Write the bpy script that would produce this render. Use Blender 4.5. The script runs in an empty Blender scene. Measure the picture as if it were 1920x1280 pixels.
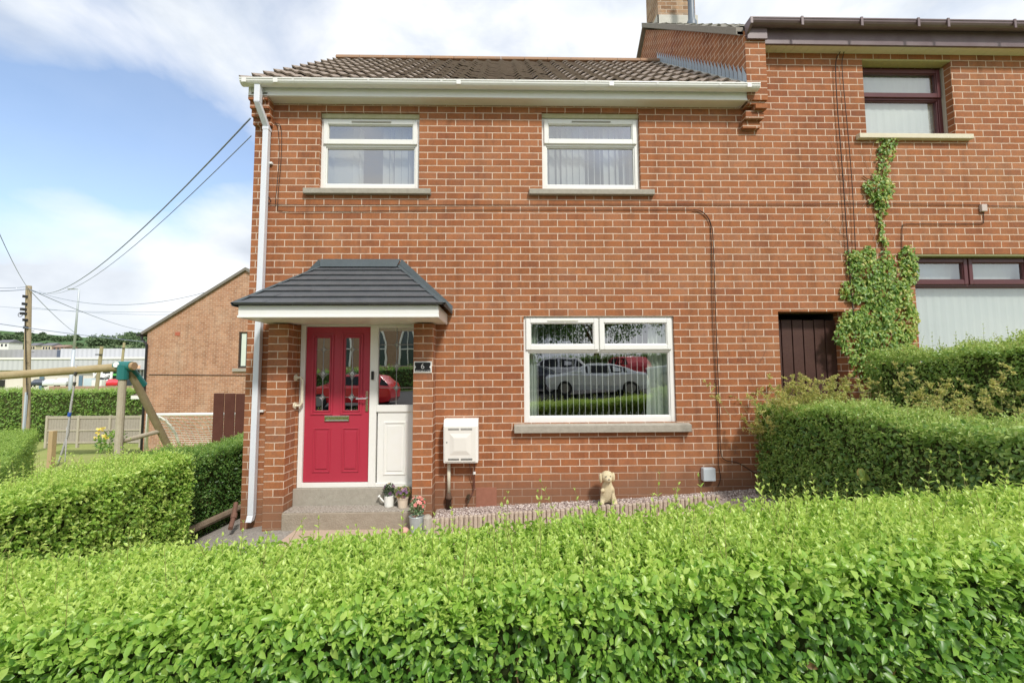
import bpy, math, random
import numpy as np
from mathutils import Vector, Matrix
random.seed(7); RN = np.random.default_rng(7)
R_ = math.radians
sc = bpy.context.scene; COL = sc.collection
# ------------------------------------------------------------------ camera
CAMZ = 1.69
FPX, DIST, PIT, YAW, ROL = 800.0, 5.05, .0700, -.023, -.0050
_fw = np.array([-math.sin(YAW)*math.cos(PIT), math.cos(YAW)*math.cos(PIT), math.sin(PIT)])
_r = np.cross(_fw, [0, 0, 1]); _r /= np.linalg.norm(_r); _u = np.cross(_r, _fw)
_R = math.cos(ROL)*_r + math.sin(ROL)*_u; _U = -math.sin(ROL)*_r + math.cos(ROL)*_u
cam_d = bpy.data.cameras.new('camera'); cam = bpy.data.objects.new('camera', cam_d); COL.objects.link(cam)
cam_d.sensor_width = 36; cam_d.lens = FPX/1920*36; cam_d.clip_start = .05; cam_d.clip_end = 6000
m = Matrix.Identity(4)
for i in range(3):
    m[i][0] = _R[i]; m[i][1] = _U[i]; m[i][2] = -_fw[i]
m[0][3], m[1][3], m[2][3] = 0, -DIST, CAMZ
cam.matrix_world = m
sc.camera = cam
def at(px, py, Y=0.0):
    """point of the plane Y = const measured in the photograph"""
    d = _fw + (px-960)/FPX*_R - (py-640)/FPX*_U
    t = (Y+DIST)/d[1]
    return Vector((t*d[0], Y, CAMZ+t*d[2]))
def rect(a, b, c, d, Y=0.0):
    p = at(a, b, Y); q = at(c, d, Y)
    return p.x, q.x, q.z, p.z
# ------------------------------------------------------------------ light
SUN_EL, SUN_AZ = 47, 26          # azimuth to the right of the house's own normal, seen from the street
sd = bpy.data.lights.new('sun', 'SUN'); sd.energy = 2.2; sd.angle = R_(7); sd.color = (1, .955, .88)
so = bpy.data.objects.new('sun', sd); COL.objects.link(so)
sv = Vector((math.sin(R_(SUN_AZ))*math.cos(R_(SUN_EL)), -math.cos(R_(SUN_AZ))*math.cos(R_(SUN_EL)), math.sin(R_(SUN_EL))))
so.rotation_euler = sv.to_track_quat('Z', 'Y').to_euler(); so.location = (6, -14, 18)
w = bpy.data.worlds.new('World'); sc.world = w; w.use_nodes = True
nt = w.node_tree; nt.nodes.clear(); N = nt.nodes; L = nt.links
out = N.new('ShaderNodeOutputWorld'); mix = N.new('ShaderNodeMixShader')
sky = N.new('ShaderNodeTexSky'); sky.sky_type = 'NISHITA'; sky.sun_disc = False
sky.sun_elevation = R_(SUN_EL); sky.sun_rotation = R_(180-SUN_AZ); sky.air_density = 1.0; sky.ozone_density = 1.2; sky.dust_density = .6
b1 = N.new('ShaderNodeBackground'); b1.inputs[1].default_value = .15; L.new(sky.outputs[0], b1.inputs[0])
b2 = N.new('ShaderNodeBackground'); b2.inputs[1].default_value = 1.0
tc = N.new('ShaderNodeTexCoord'); mp = N.new('ShaderNodeMapping'); mp.inputs['Scale'].default_value = (1, 1, 1.7)
mp.inputs['Location'].default_value = (.35, .2, .1)
L.new(tc.outputs['Generated'], mp.inputs[0])
def noise(tree, vec, scale, detail=6, rough=.55, dist=0.):
    n = tree.nodes.new('ShaderNodeTexNoise'); n.inputs['Scale'].default_value = scale
    n.inputs['Detail'].default_value = detail; n.inputs['Roughness'].default_value = rough; n.inputs['Distortion'].default_value = dist
    if vec is not None: tree.links.new(vec, n.inputs['Vector'])
    return n
def ramp(tree, fac, stops):
    r = tree.nodes.new('ShaderNodeValToRGB'); e = r.color_ramp.elements
    while len(e) < len(stops): e.new(.5)
    for k, (p, c) in enumerate(stops):
        e[k].position = p; e[k].color = (*c, 1) if len(c) == 3 else c
    tree.links.new(fac, r.inputs[0]); return r
def mth(tree, op, a, b=None, c=None, clamp=False):
    n = tree.nodes.new('ShaderNodeMath'); n.operation = op; n.use_clamp = clamp
    for k, x in enumerate((a, b, c)):
        if x is None: continue
        if isinstance(x, (int, float)): n.inputs[k].default_value = x
        else: tree.links.new(x, n.inputs[k])
    return n.outputs[0]
n1 = noise(nt, mp.outputs[0], 3.0, 8, .55, .3)
n2 = noise(nt, mp.outputs[0], 3.6, 6, .5, .2)
def dotdir(px, py):
    d = (at(px, py, 10)-Vector((0, -DIST, CAMZ))).normalized()
    v = N.new('ShaderNodeVectorMath'); v.operation = 'DOT_PRODUCT'; L.new(tc.outputs['Generated'], v.inputs[0]); v.inputs[1].default_value = d
    return v.outputs['Value']
def blob(px, py, w0, amt):
    d = dotdir(px, py)
    r = N.new('ShaderNodeMapRange'); r.interpolation_type = 'SMOOTHSTEP'
    r.inputs['From Min'].default_value = math.cos(R_(w0)); r.inputs['From Max'].default_value = 1.0
    r.inputs['To Min'].default_value = 0; r.inputs['To Max'].default_value = amt
    L.new(d, r.inputs['Value']); return r.outputs[0]
acc = mth(nt, 'ADD', n1.outputs[0], .17)
for (px, py, w0, a) in [(380, 330, 11, -.30), (120, 350, 13, -.30), (250, 340, 14, -.16), (-200, 330, 16, -.2), (20, 110, 12, -.13), (380, 210, 8, -.10), (250, 520, 17, .30), (60, 480, 11, .16), (420, 470, 9, .12)]:
    acc = mth(nt, 'ADD', acc, blob(px, py, w0, a))
cov = ramp(nt, acc, [(.36, (.12, .12, .12)), (.68, (1, 1, 1))])
cc = ramp(nt, n2.outputs[0], [(.30, (.40, .44, .50)), (.44, (.55, .585, .63)), (.58, (.69, .70, .715))])
L.new(cc.outputs[0], b2.inputs[0]); L.new(cov.outputs[0], mix.inputs[0]); L.new(b1.outputs[0], mix.inputs[1]); L.new(b2.outputs[0], mix.inputs[2])
L.new(mix.outputs[0], out.inputs[0])
sc.view_settings.view_transform = 'Standard'; sc.view_settings.look = 'None'; sc.view_settings.gamma = 1; sc.view_settings.exposure = 0.68
sc.cycles.max_bounces = 8; sc.cycles.transparent_max_bounces = 12; sc.cycles.use_denoising = True
# ------------------------------------------------------------------ materials
MAT = {}
def mat(name, col, rough=.6, spec=.4, metal=0., nz=None, bump=0., bscale=60., coat=0.):
    """nz = (scale, amount, second colour): procedural mottling"""
    if name in MAT: return MAT[name]
    ma = bpy.data.materials.new(name); ma.use_nodes = True; t = ma.node_tree; p = t.nodes['Principled BSDF']
    p.inputs['Base Color'].default_value = (*col, 1); p.inputs['Roughness'].default_value = rough
    p.inputs['Specular IOR Level'].default_value = spec; p.inputs['Metallic'].default_value = metal; p.inputs['Coat Weight'].default_value = coat
    tx = t.nodes.new('ShaderNodeTexCoord')
    if nz:
        n = noise(t, tx.outputs['Object'], nz[0], 6, .65)
        r = ramp(t, n.outputs[0], [(.5-nz[1]*.5, col), (.5+nz[1]*.5, nz[2])]); t.links.new(r.outputs[0], p.inputs['Base Color'])
    if bump:
        n = noise(t, tx.outputs['Object'], bscale, 4, .6); b = t.nodes.new('ShaderNodeBump'); b.inputs['Strength'].default_value = bump
        b.inputs['Distance'].default_value = .01; t.links.new(n.outputs[0], b.inputs['Height']); t.links.new(b.outputs[0], p.inputs['Normal'])
    MAT[name] = ma; return ma
def brick_mat(name, cols, mortar, bw=.225, rh=.0838, ms=.0058, stain=None, off=(0, 0), bump=.6, damp=None, wob=.004):
    ma = bpy.data.materials.new(name); ma.use_nodes = True; t = ma.node_tree; p = t.nodes['Principled BSDF']
    uv = t.nodes.new('ShaderNodeUVMap'); uv.uv_map = 'UVMap'
    tx = t.nodes.new('ShaderNodeTexCoord')
    nw = noise(t, tx.outputs['Object'], 14, 3, .6)
    sub = t.nodes.new('ShaderNodeVectorMath'); sub.operation = 'SUBTRACT'; t.links.new(nw.outputs['Color'], sub.inputs[0]); sub.inputs[1].default_value = (.5, .5, .5)
    sc_ = t.nodes.new('ShaderNodeVectorMath'); sc_.operation = 'SCALE'; t.links.new(sub.outputs[0], sc_.inputs[0]); sc_.inputs['Scale'].default_value = wob*2
    ad = t.nodes.new('ShaderNodeVectorMath'); ad.operation = 'ADD'; t.links.new(uv.outputs[0], ad.inputs[0]); t.links.new(sc_.outputs[0], ad.inputs[1])
    mpn = t.nodes.new('ShaderNodeMapping'); mpn.inputs['Location'].default_value = (off[0], off[1], 0); t.links.new(ad.outputs[0], mpn.inputs[0])
    bt = t.nodes.new('ShaderNodeTexBrick'); bt.offset = .5; bt.inputs['Scale'].default_value = 1
    bt.inputs['Brick Width'].default_value = bw; bt.inputs['Row Height'].default_value = rh; bt.inputs['Mortar Size'].default_value = ms
    bt.inputs['Mortar Smooth'].default_value = .25; bt.inputs['Bias'].default_value = 0
    bt.inputs['Color1'].default_value = (0, 0, 0, 1); bt.inputs['Color2'].default_value = (1, 1, 1, 1); bt.inputs['Mortar'].default_value = (.5, .5, .5, 1)
    t.links.new(mpn.outputs[0], bt.inputs['Vector'])
    rb = ramp(t, bt.outputs['Color'], cols)
    # within-brick mottling and broad weathering
    n3 = noise(t, tx.outputs['Object'], 55, 6, .7); n4 = noise(t, tx.outputs['Object'], .9, 4, .6); n5 = noise(t, tx.outputs['Object'], 9, 5, .7)
    r3 = ramp(t, n3.outputs[0], [(.25, (.80, .80, .80)), (.75, (1.18, 1.15, 1.12))])
    r4 = ramp(t, n4.outputs[0], [(.34, (.92, .86, .84)), (.5, (1, 1, 1)), (.66, (1.02, 1.13, 1.22))])
    def mul(a, b, f=1.):
        x = t.nodes.new('ShaderNodeMix'); x.data_type = 'RGBA'; x.blend_type = 'MULTIPLY'; x.inputs[0].default_value = f
        t.links.new(a, x.inputs[6]); t.links.new(b, x.inputs[7]); return x.outputs[2]
    n7 = noise(t, tx.outputs['Object'], 11, 4, .7); r7 = ramp(t, n7.outputs[0], [(.3, (.82, .90, 1.05)), (.5, (1, 1, 1)), (.72, (1.14, 1.06, .95))])
    c = mul(mul(mul(rb.outputs[0], r3.outputs[0]), r4.outputs[0]), r7.outputs[0])
    mpv = t.nodes.new('ShaderNodeMapping'); mpv.inputs['Scale'].default_value = (2.6, 2.6, .35); t.links.new(tx.outputs['Object'], mpv.inputs[0]); nv = noise(t, mpv.outputs[0], 1.6, 6, .7); rv = ramp(t, nv.outputs[0], [(.36, (.80, .78, .76)), (.50, (1, 1, 1)), (.7, (1.07, 1.08, 1.08))])
    c = mul(c, rv.outputs[0])
    mo = ramp(t, n5.outputs[0], [(.25, tuple(k*.62 for k in mortar)), (.5, mortar), (.8, tuple(min(1, k*1.15) for k in mortar))])
    mx = t.nodes.new('ShaderNodeMix'); mx.data_type = 'RGBA'; t.links.new(bt.outputs['Fac'], mx.inputs[0]); t.links.new(c, mx.inputs[6]); t.links.new(mo.outputs[0], mx.inputs[7])
    colr = mx.outputs[2]
    if damp:      # splash-stained lowest courses
        sp = t.nodes.new('ShaderNodeSeparateXYZ'); t.links.new(tx.outputs['Object'], sp.inputs[0])
        zz = mth(t, 'MULTIPLY_ADD', sp.outputs[0], -.05, sp.outputs[2]); zz = mth(t, 'MULTIPLY_ADD', noise(t, tx.outputs['Object'], 1.7, 4).outputs[0], .25, zz)
        mr = t.nodes.new('ShaderNodeMapRange'); mr.inputs['From Min'].default_value = damp[0]; mr.inputs['From Max'].default_value = damp[1]
        mr.inputs['To Min'].default_value = .75; mr.inputs['To Max'].default_value = 0; t.links.new(zz, mr.inputs[0])
        m2 = t.nodes.new('ShaderNodeMix'); m2.data_type = 'RGBA'; t.links.new(mr.outputs[0], m2.inputs[0]); t.links.new(colr, m2.inputs[6]); m2.inputs[7].default_value = (*damp[2], 1)
        colr = m2.outputs[2]
    if stain:     # pale lime spots
        n6 = noise(t, tx.outputs['Object'], 5.5, 3, .7)
        r6 = ramp(t, n6.outputs[0], [(.70, (0, 0, 0)), (.80, (stain, stain, stain))])
        m3 = t.nodes.new('ShaderNodeMix'); m3.data_type = 'RGBA'; t.links.new(r6.outputs[0], m3.inputs[0]); t.links.new(colr, m3.inputs[6]); m3.inputs[7].default_value = (.55, .45, .36, 1)
        colr = m3.outputs[2]
    t.links.new(colr, p.inputs['Base Color']); p.inputs['Roughness'].default_value = .85; p.inputs['Specular IOR Level'].default_value = .25
    h = mth(t, 'MULTIPLY_ADD', bt.outputs['Fac'], -1.0, mth(t, 'MULTIPLY', n3.outputs[0], .35))
    b = t.nodes.new('ShaderNodeBump'); b.inputs['Strength'].default_value = bump; b.inputs['Distance'].default_value = .006
    t.links.new(h, b.inputs['Height']); t.links.new(b.outputs[0], p.inputs['Normal'])
    return ma
BR = [(0, (.275, .104, .049)), (.25, (.312, .120, .051)), (.5, (.345, .136, .057)), (.75, (.325, .130, .060)), (1, (.37, .155, .074))]
MORT = (.63, .48, .37)
brick = brick_mat('brick_red', BR, MORT, stain=.35, damp=(.42, .66, (.22, .115, .07)))
brick_n = brick
brick_p = brick_mat('brick_pillar', BR, MORT, damp=(.42, .62, (.24, .13, .08)))
brick_far = brick_mat('brick_far', [(0, (.36, .19, .11)), (.5, (.42, .225, .135)), (1, (.47, .27, .17))], (.60, .47, .37), off=(.1, .02), bump=.3)
brick_ch = brick_mat('brick_chimney', [(0, (.26, .16, .09)), (.5, (.36, .23, .14)), (1, (.44, .31, .20))], (.50, .42, .33), stain=.8)
white = mat('white_upvc', (.80, .80, .78), .32, .5, nz=(9, .5, (.78, .78, .73)))
cream = mat('aged_white_upvc', (.76, .75, .66), .4, .5, nz=(7, .6, (.68, .67, .56)))
pipe_m = mat('grey_white_pipe', (.66, .69, .76), .4, .5, nz=(5, .5, (.72, .74, .78)))
def leaf_mat0(name, c):
    ma = bpy.data.materials.new(name); ma.use_nodes = True; t = ma.node_tree; p = t.nodes['Principled BSDF']; o = t.nodes['Material Output']; p.inputs['Base Color'].default_value = (*c, 1); p.inputs['Roughness'].default_value = .8
    tr = t.nodes.new('ShaderNodeBsdfTranslucent'); tr.inputs[0].default_value = (*c, 1); mx = t.nodes.new('ShaderNodeMixShader'); mx.inputs[0].default_value = .5
    t.links.new(p.outputs[0], mx.inputs[1]); t.links.new(tr.outputs[0], mx.inputs[2]); t.links.new(mx.outputs[0], o.inputs[0]); return ma
rubber = mat('dark_seal', (.02, .02, .02), .6)
redm = mat('red_composite', (.41, .032, .060), .36, .5, bump=.08, bscale=220)
brown = mat('brown_upvc', (.085, .022, .026), .35, .5, nz=(6, .5, (.11, .032, .034)))
brown_g = mat('brown_gutter', (.12, .075, .08), .4, .5, nz=(4, .6, (.19, .14, .145)))
concrete = mat('concrete', (.30, .275, .23), .9, .2, nz=(22, .6, (.42, .39, .33)), bump=.5, bscale=90)
creamsill = mat('painted_sill', (.62, .56, .42), .7, .3, nz=(14, .6, (.70, .64, .50)), bump=.2)
plaster = mat('head_render', (.55, .52, .36), .9, .2, nz=(18, .6, (.42, .39, .22)), bump=.4)
slate = mat('slate', (.075, .082, .092), .5, .4, nz=(10, .6, (.115, .122, .13)), bump=.35, bscale=120)
lead = mat('lead_flashing', (.30, .36, .43), .5, .5, nz=(8, .7, (.44, .50, .57)), bump=.3, bscale=30)
leadd = mat('dark_flashing', (.055, .072, .080), .6, .35, nz=(6, .7, (.085, .105, .115)), bump=.3, bscale=30)
tile = mat('roof_tile', (.215, .17, .14), .9, .2, nz=(11, .9, (.38, .32, .27)), bump=.7, bscale=70)
ridge_m = mat('ridge_tile', (.40, .22, .12), .9, .2, nz=(9, .7, (.27, .20, .15)), bump=.5)
chrome = mat('chrome', (.75, .75, .73), .18, .5, 1.)
black = mat('black_plastic', (.012, .012, .014), .35, .5)
cable_m = mat('black_cable', (.018, .012, .010), .6)
wood_d = mat('dark_stained_wood', (.060, .026, .020), .6, .35, nz=(6, .6, (.085, .040, .030)), bump=.3, bscale=40)
wood_r = mat('red_brown_boards', (.085, .028, .020), .7, .3, nz=(5, .6, (.12, .045, .032)), bump=.3, bscale=30)
roomw = mat('room_wall', (.30, .30, .28), .9, .1)
blind_m = leaf_mat0('blind_fabric', (.80, .82, .80))
def glass_mat(name, refl, tint=(.92, .95, .94)):
    ma = bpy.data.materials.new(name); ma.use_nodes = True; t = ma.node_tree; t.nodes.clear()
    o = t.nodes.new('ShaderNodeOutputMaterial'); mx = t.nodes.new('ShaderNodeMixShader'); tr = t.nodes.new('ShaderNodeBsdfTransparent'); g = t.nodes.new('ShaderNodeBsdfGlossy')
    tr.inputs[0].default_value = (*tint, 1); g.inputs['Roughness'].default_value = .0
    tx = t.nodes.new('ShaderNodeTexCoord'); nz_ = noise(t, tx.outputs['Object'], 3.2, 2, .5); bp = t.nodes.new('ShaderNodeBump'); bp.inputs['Strength'].default_value = .04; bp.inputs['Distance'].default_value = .010; t.links.new(nz_.outputs[0], bp.inputs['Height']); t.links.new(bp.outputs[0], g.inputs['Normal'])
    fr = t.nodes.new('ShaderNodeLayerWeight'); fr.inputs[0].default_value = .5; fz = mth(t, 'MULTIPLY', mth(t, 'POWER', fr.outputs['Facing'], 4.0), .6)
    t.links.new(mth(t, 'ADD', fz, refl, clamp=True), mx.inputs[0]); t.links.new(tr.outputs[0], mx.inputs[1]); t.links.new(g.outputs[0], mx.inputs[2]); t.links.new(mx.outputs[0], o.inputs[0])
    return ma
glass = glass_mat('window_glass', .40); glass_d = glass_mat('door_glass', .62, (.6, .62, .6)); glass_n = glass_mat('neighbour_glass', .30, (.97, .98, .97)); glass_car = mat('car_glass', (.02, .025, .03), .08, .6)
# leaf materials: 'tint' = each leaf's own age and hue
def leaf_mat(name, stops, rough=.42, trans=.35, spec=.5):
    ma = bpy.data.materials.new(name); ma.use_nodes = True; t = ma.node_tree; p = t.nodes['Principled BSDF']; o = t.nodes['Material Output']
    a = t.nodes.new('ShaderNodeAttribute'); a.attribute_name = 'tint'
    r = ramp(t, a.outputs['Fac'], stops); t.links.new(r.outputs[0], p.inputs['Base Color'])
    p.inputs['Roughness'].default_value = rough; p.inputs['Specular IOR Level'].default_value = spec
    tr = t.nodes.new('ShaderNodeBsdfTranslucent')
    hs = t.nodes.new('ShaderNodeHueSaturation'); hs.inputs['Hue'].default_value = .497; hs.inputs['Value'].default_value = 1.7; t.links.new(r.outputs[0], hs.inputs['Color'])
    t.links.new(hs.outputs[0], tr.inputs[0]); mx = t.nodes.new('ShaderNodeMixShader'); mx.inputs[0].default_value = trans
    t.links.new(p.outputs[0], mx.inputs[1]); t.links.new(tr.outputs[0], mx.inputs[2]); t.links.new(mx.outputs[0], o.inputs[0])
    return ma
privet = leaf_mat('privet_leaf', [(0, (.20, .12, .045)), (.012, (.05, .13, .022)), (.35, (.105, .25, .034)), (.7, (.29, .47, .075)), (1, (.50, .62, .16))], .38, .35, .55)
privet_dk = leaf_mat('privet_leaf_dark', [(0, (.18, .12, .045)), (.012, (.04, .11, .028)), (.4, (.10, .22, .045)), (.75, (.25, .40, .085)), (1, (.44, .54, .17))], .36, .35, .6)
hedge_far_m = leaf_mat('hedge_leaf_far', [(0, (.06, .15, .03)), (.5, (.16, .31, .055)), (1, (.34, .47, .11))])
ivy_m = leaf_mat('ivy_leaf', [(0, (.09, .20, .04)), (.45, (.23, .37, .075)), (.8, (.40, .49, .12)), (1, (.55, .48, .15))])
weed_m = leaf_mat('weed_leaf', [(0, (.26, .32, .09)), (.5, (.48, .50, .17)), (1, (.66, .58, .27))], .6, .5)
grass_m = leaf_mat('grass_blade', [(0, (.10, .22, .035)), (.6, (.25, .38, .075)), (1, (.45, .46, .16))])
tree_m = leaf_mat('tree_leaf', [(0, (.028, .075, .015)), (.5, (.06, .14, .025)), (1, (.12, .22, .04))])
flower_p = leaf_mat('flower_pink', [(0, (.75, .25, .22)), (1, (.85, .5, .45))]); flower_v = leaf_mat('flower_violet', [(0, (.12, .06, .16)), (.5, (.30, .16, .32)), (1, (.75, .55, .2))])
flower_y = leaf_mat('flower_yellow', [(0, (.85, .65, .08)), (1, (.9, .8, .3))])
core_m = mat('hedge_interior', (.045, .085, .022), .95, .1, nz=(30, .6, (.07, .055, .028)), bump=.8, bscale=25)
twig_m = mat('twig', (.13, .075, .035), .8, .2, nz=(20, .5, (.20, .13, .07)))
# ------------------------------------------------------------------ mesh builder
class M:
    def __init__(s): s.v = []; s.f = []
    def quad(s, a, b, c, d):
        n = len(s.v); s.v += [tuple(a), tuple(b), tuple(c), tuple(d)]; s.f.append((n, n+1, n+2, n+3)); return s
    def tri(s, a, b, c):
        n = len(s.v); s.v += [tuple(a), tuple(b), tuple(c)]; s.f.append((n, n+1, n+2)); return s
    def box(s, x0, x1, y0, y1, z0, z1):
        if x0 > x1: x0, x1 = x1, x0
        if y0 > y1: y0, y1 = y1, y0
        if z0 > z1: z0, z1 = z1, z0
        n = len(s.v); s.v += [(x, y, z) for z in (z0, z1) for y in (y0, y1) for x in (x0, x1)]
        s.f += [tuple(n+i for i in q) for q in ((0, 2, 3, 1), (4, 5, 7, 6), (0, 1, 5, 4), (2, 6, 7, 3), (0, 4, 6, 2), (1, 3, 7, 5))]; return s
    def prism(s, pts, d):
        """polygon (3-D points) swept by vector d"""
        n = len(s.v); k = len(pts); d = Vector(d); P = [Vector(p) for p in pts]
        s.v += [tuple(p) for p in P]+[tuple(p+d) for p in P]
        s.f.append(tuple(n+i for i in range(k))[::-1]); s.f.append(tuple(n+k+i for i in range(k)))
        for i in range(k): j = (i+1) % k; s.f.append((n+i, n+j, n+k+j, n+k+i))
        return s
    def tube(s, pts, r, n=8, cap=True):
        P = [Vector(p) for p in pts]; rr = r if isinstance(r, (list, tuple)) else [r]*len(P)
        base = len(s.v); up = Vector((0, 0, 1)); prev = None
        for i, p in enumerate(P):
            d = (P[min(i+1, len(P)-1)]-P[max(i-1, 0)]).normalized()
            if prev is None:
                a = d.cross(up) if abs(d.z) < .95 else d.cross(Vector((1, 0, 0)))
            else: a = prev-d*prev.dot(d)
            a.normalize(); b = d.cross(a); prev = a
            for k in range(n):
                t = 2*math.pi*k/n; s.v.append(tuple(p+(a*math.cos(t)+b*math.sin(t))*rr[i]))
        for i in range(len(P)-1):
            for k in range(n):
                k2 = (k+1) % n; s.f.append((base+i*n+k, base+i*n+k2, base+(i+1)*n+k2, base+(i+1)*n+k))
        if cap:
            s.f.append(tuple(base+k for k in range(n))[::-1]); s.f.append(tuple(base+(len(P)-1)*n+k for k in range(n)))
        return s
    def lathe(s, prof, c, n=20):
        base = len(s.v); c = Vector(c)
        for r, z in prof:
            for k in range(n): t = 2*math.pi*k/n; s.v.append((c.x+r*math.cos(t), c.y+r*math.sin(t), c.z+z))
        for i in range(len(prof)-1):
            for k in range(n): k2 = (k+1) % n; s.f.append((base+i*n+k, base+i*n+k2, base+(i+1)*n+k2, base+(i+1)*n+k))
        return s
    def ball(s, c, rx, ry=None, rz=None, n=14, m_=9, fn=None):
        ry = ry or rx; rz = rz or rx; base = len(s.v); c = Vector(c)
        for i in range(m_+1):
            a = math.pi*i/m_
            for k in range(n):
                t = 2*math.pi*k/n; d = Vector((math.sin(a)*math.cos(t), math.sin(a)*math.sin(t), math.cos(a)))
                q = fn(d) if fn else 1.
                s.v.append((c.x+d.x*rx*q, c.y+d.y*ry*q, c.z+d.z*rz*q))
        for i in range(m_):
            for k in range(n): k2 = (k+1) % n; s.f.append((base+i*n+k, base+(i+1)*n+k, base+(i+1)*n+k2, base+i*n+k2))
        return s
    def build(s, name, ma, parent=None, smooth=False, bevel=0, uvo=(0, 0, 0), **kw):
        me = bpy.data.meshes.new(name); me.from_pydata(s.v, [], s.f)
        me.materials.append(ma)
        nl = len(me.loops); co = np.empty(len(me.vertices)*3); me.vertices.foreach_get('co', co); co = co.reshape(-1, 3)-np.array(uvo)
        vi = np.empty(nl, dtype=np.int64); me.loops.foreach_get('vertex_index', vi)
        nn = np.empty(len(me.polygons)*3); me.polygons.foreach_get('normal', nn); nn = np.abs(nn.reshape(-1, 3))
        lt = np.empty(len(me.polygons), dtype=np.int64); me.polygons.foreach_get('loop_total', lt)
        ln = np.repeat(nn, lt, axis=0); c = co[vi]
        ax = ln.argmax(1); uvv = np.stack([c[:, 0], c[:, 2]], 1); q = ax == 0; uvv[q] = c[q][:, [1, 2]]; q = ax == 2; uvv[q] = c[q][:, [0, 1]]
        uvl = me.uv_layers.new(name='UVMap'); uvl.data.foreach_set('uv', uvv.astype(np.float32).ravel())
        if smooth: me.polygons.foreach_set('use_smooth', np.ones(len(me.polygons), dtype=bool))
        o = link(name, me, parent)
        if bevel:
            b = o.modifiers.new('bevel', 'BEVEL'); b.width = bevel; b.segments = 2; b.limit_method = 'ANGLE'; b.angle_limit = R_(35)
        tagp(o, **kw); return o
def link(name, me, parent=None):
    o = bpy.data.objects.new(name, me); COL.objects.link(o)
    if parent is not None:
        o.parent = parent
        if parent.type == 'EMPTY': o.location = -parent.location
    return o
def tagp(o, label=None, cat=None, group=None, kind=None):
    if label: o['label'] = label
    if cat: o['category'] = cat
    if group: o['group'] = group
    if kind: o['kind'] = kind
    return o
def thing(name, label, cat, loc, group=None):
    o = bpy.data.objects.new(name, None); COL.objects.link(o); o.location = loc; o.empty_display_size = .1
    return tagp(o, label, cat, group)
def copy_tree(o, loc, label, rz=0):
    def cp(a, par):
        c = a.copy(); COL.objects.link(c); c.parent = par
        for ch in a.children: cp(ch, c)
        return c
    c = cp(o, None); c.location = loc; c.rotation_euler.z = rz; c['label'] = label; return c
# --- leaves -----------------------------------------------------------------
def unit(a): return a/np.maximum(np.linalg.norm(a, axis=1, keepdims=True), 1e-9)
def leaves(name, ma, P, D, Nn, Ln, Wd, tint, parent=None, near=False, fold=.25, curl=.15, **kw):
    """N folded leaves: base P, direction D, face normal Nn, length, width"""
    P = np.asarray(P, float); n = len(P); D = unit(np.asarray(D, float)); Nn = np.asarray(Nn, float); Nn = unit(Nn-D*(Nn*D).sum(1, keepdims=True)); S = np.cross(D, Nn)
    Ln = np.broadcast_to(Ln, n)[:, None]; Wd = np.broadcast_to(Wd, n)[:, None]
    if near:
        tpl = [(0, 0, 0), (.28, -.40, 1), (.28, 0, 0), (.28, .40, 1), (.66, -.36, 1), (.66, 0, 0), (.66, .36, 1), (1, 0, 0)]
        fac = [(0, 1, 2), (0, 2, 3), (1, 4, 5, 2), (2, 5, 6, 3), (4, 7, 5), (5, 7, 6)]
    else:
        tpl = [(0, 0, 0), (.45, -.5, 1), (1, 0, 0), (.45, .5, 1)]; fac = [(0, 1, 2), (0, 2, 3)]
    V = np.empty((n, len(tpl), 3))
    for k, (t, sx, e) in enumerate(tpl):
        V[:, k] = P+D*Ln*t+S*Wd*sx+Nn*(Wd*fold*e*abs(sx)*2-Ln*curl*t*t)
    k = len(tpl); V = V.reshape(-1, 3)
    idx = np.concatenate([np.array(f) for f in fac]); tot = np.array([len(f) for f in fac])
    LI = (np.arange(n)[:, None]*k+idx[None]).ravel(); LT = np.tile(tot, n); LS = np.concatenate([[0], np.cumsum(LT)[:-1]])
    me = bpy.data.meshes.new(name); me.vertices.add(len(V)); me.vertices.foreach_set('co', V.astype(np.float32).ravel())
    me.loops.add(len(LI)); me.loops.foreach_set('vertex_index', LI.astype(np.int32)); me.polygons.add(len(LT))
    me.polygons.foreach_set('loop_start', LS.astype(np.int32)); me.polygons.foreach_set('loop_total', LT.astype(np.int32))
    a = me.attributes.new('tint', 'FLOAT', 'POINT'); a.data.foreach_set('value', np.repeat(np.clip(tint, 0, 1), k).astype(np.float32))
    me.update(calc_edges=True); me.polygons.foreach_set('use_smooth', np.ones(len(LT), dtype=bool)); me.materials.append(ma)
    o = link(name, me, parent); tagp(o, **kw); return o
def sprigs(O, A, Ls, pairs, leaf, tint, spread=1.0, asp=.52):
    """opposite-leaved shoots: returns leaf arrays (base, dir, normal, len, wid, tint)"""
    n = len(O); A = unit(A); rnd = RN.normal(size=(n, 3)); B = unit(np.cross(A, rnd)); C = np.cross(A, B)
    out = [[] for _ in range(6)]
    for k in range(pairs):
        t = (k+.6)/pairs; ang = (1.15-.85*t)*spread; ph = k*math.pi/2+RN.normal(0, .25, n)
        for sgn in (1, -1):
            rad = (B*np.cos(ph)[:, None]+C*np.sin(ph)[:, None])*sgn
            a = ang+RN.normal(0, .18, n); D = A*np.cos(a)[:, None]+rad*np.sin(a)[:, None]
            Nn = A*np.sin(a)[:, None]-rad*np.cos(a)[:, None]
            Nn = Nn+RN.normal(0, .25, (n, 3))
            sz = leaf*(1.05-.55*t*t)*RN.uniform(.7, 1.25, n)
            out[0].append(O+A*(Ls*t)[:, None]); out[1].append(D); out[2].append(Nn); out[3].append(sz); out[4].append(sz*asp*RN.uniform(.85, 1.15, n))
            out[5].append(tint+.30*(t-.4)+RN.normal(0, .10, n))
    return [np.concatenate(o) for o in out]
def cat(*a): return [np.concatenate([x[i] for x in a]) for i in range(6)]
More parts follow.
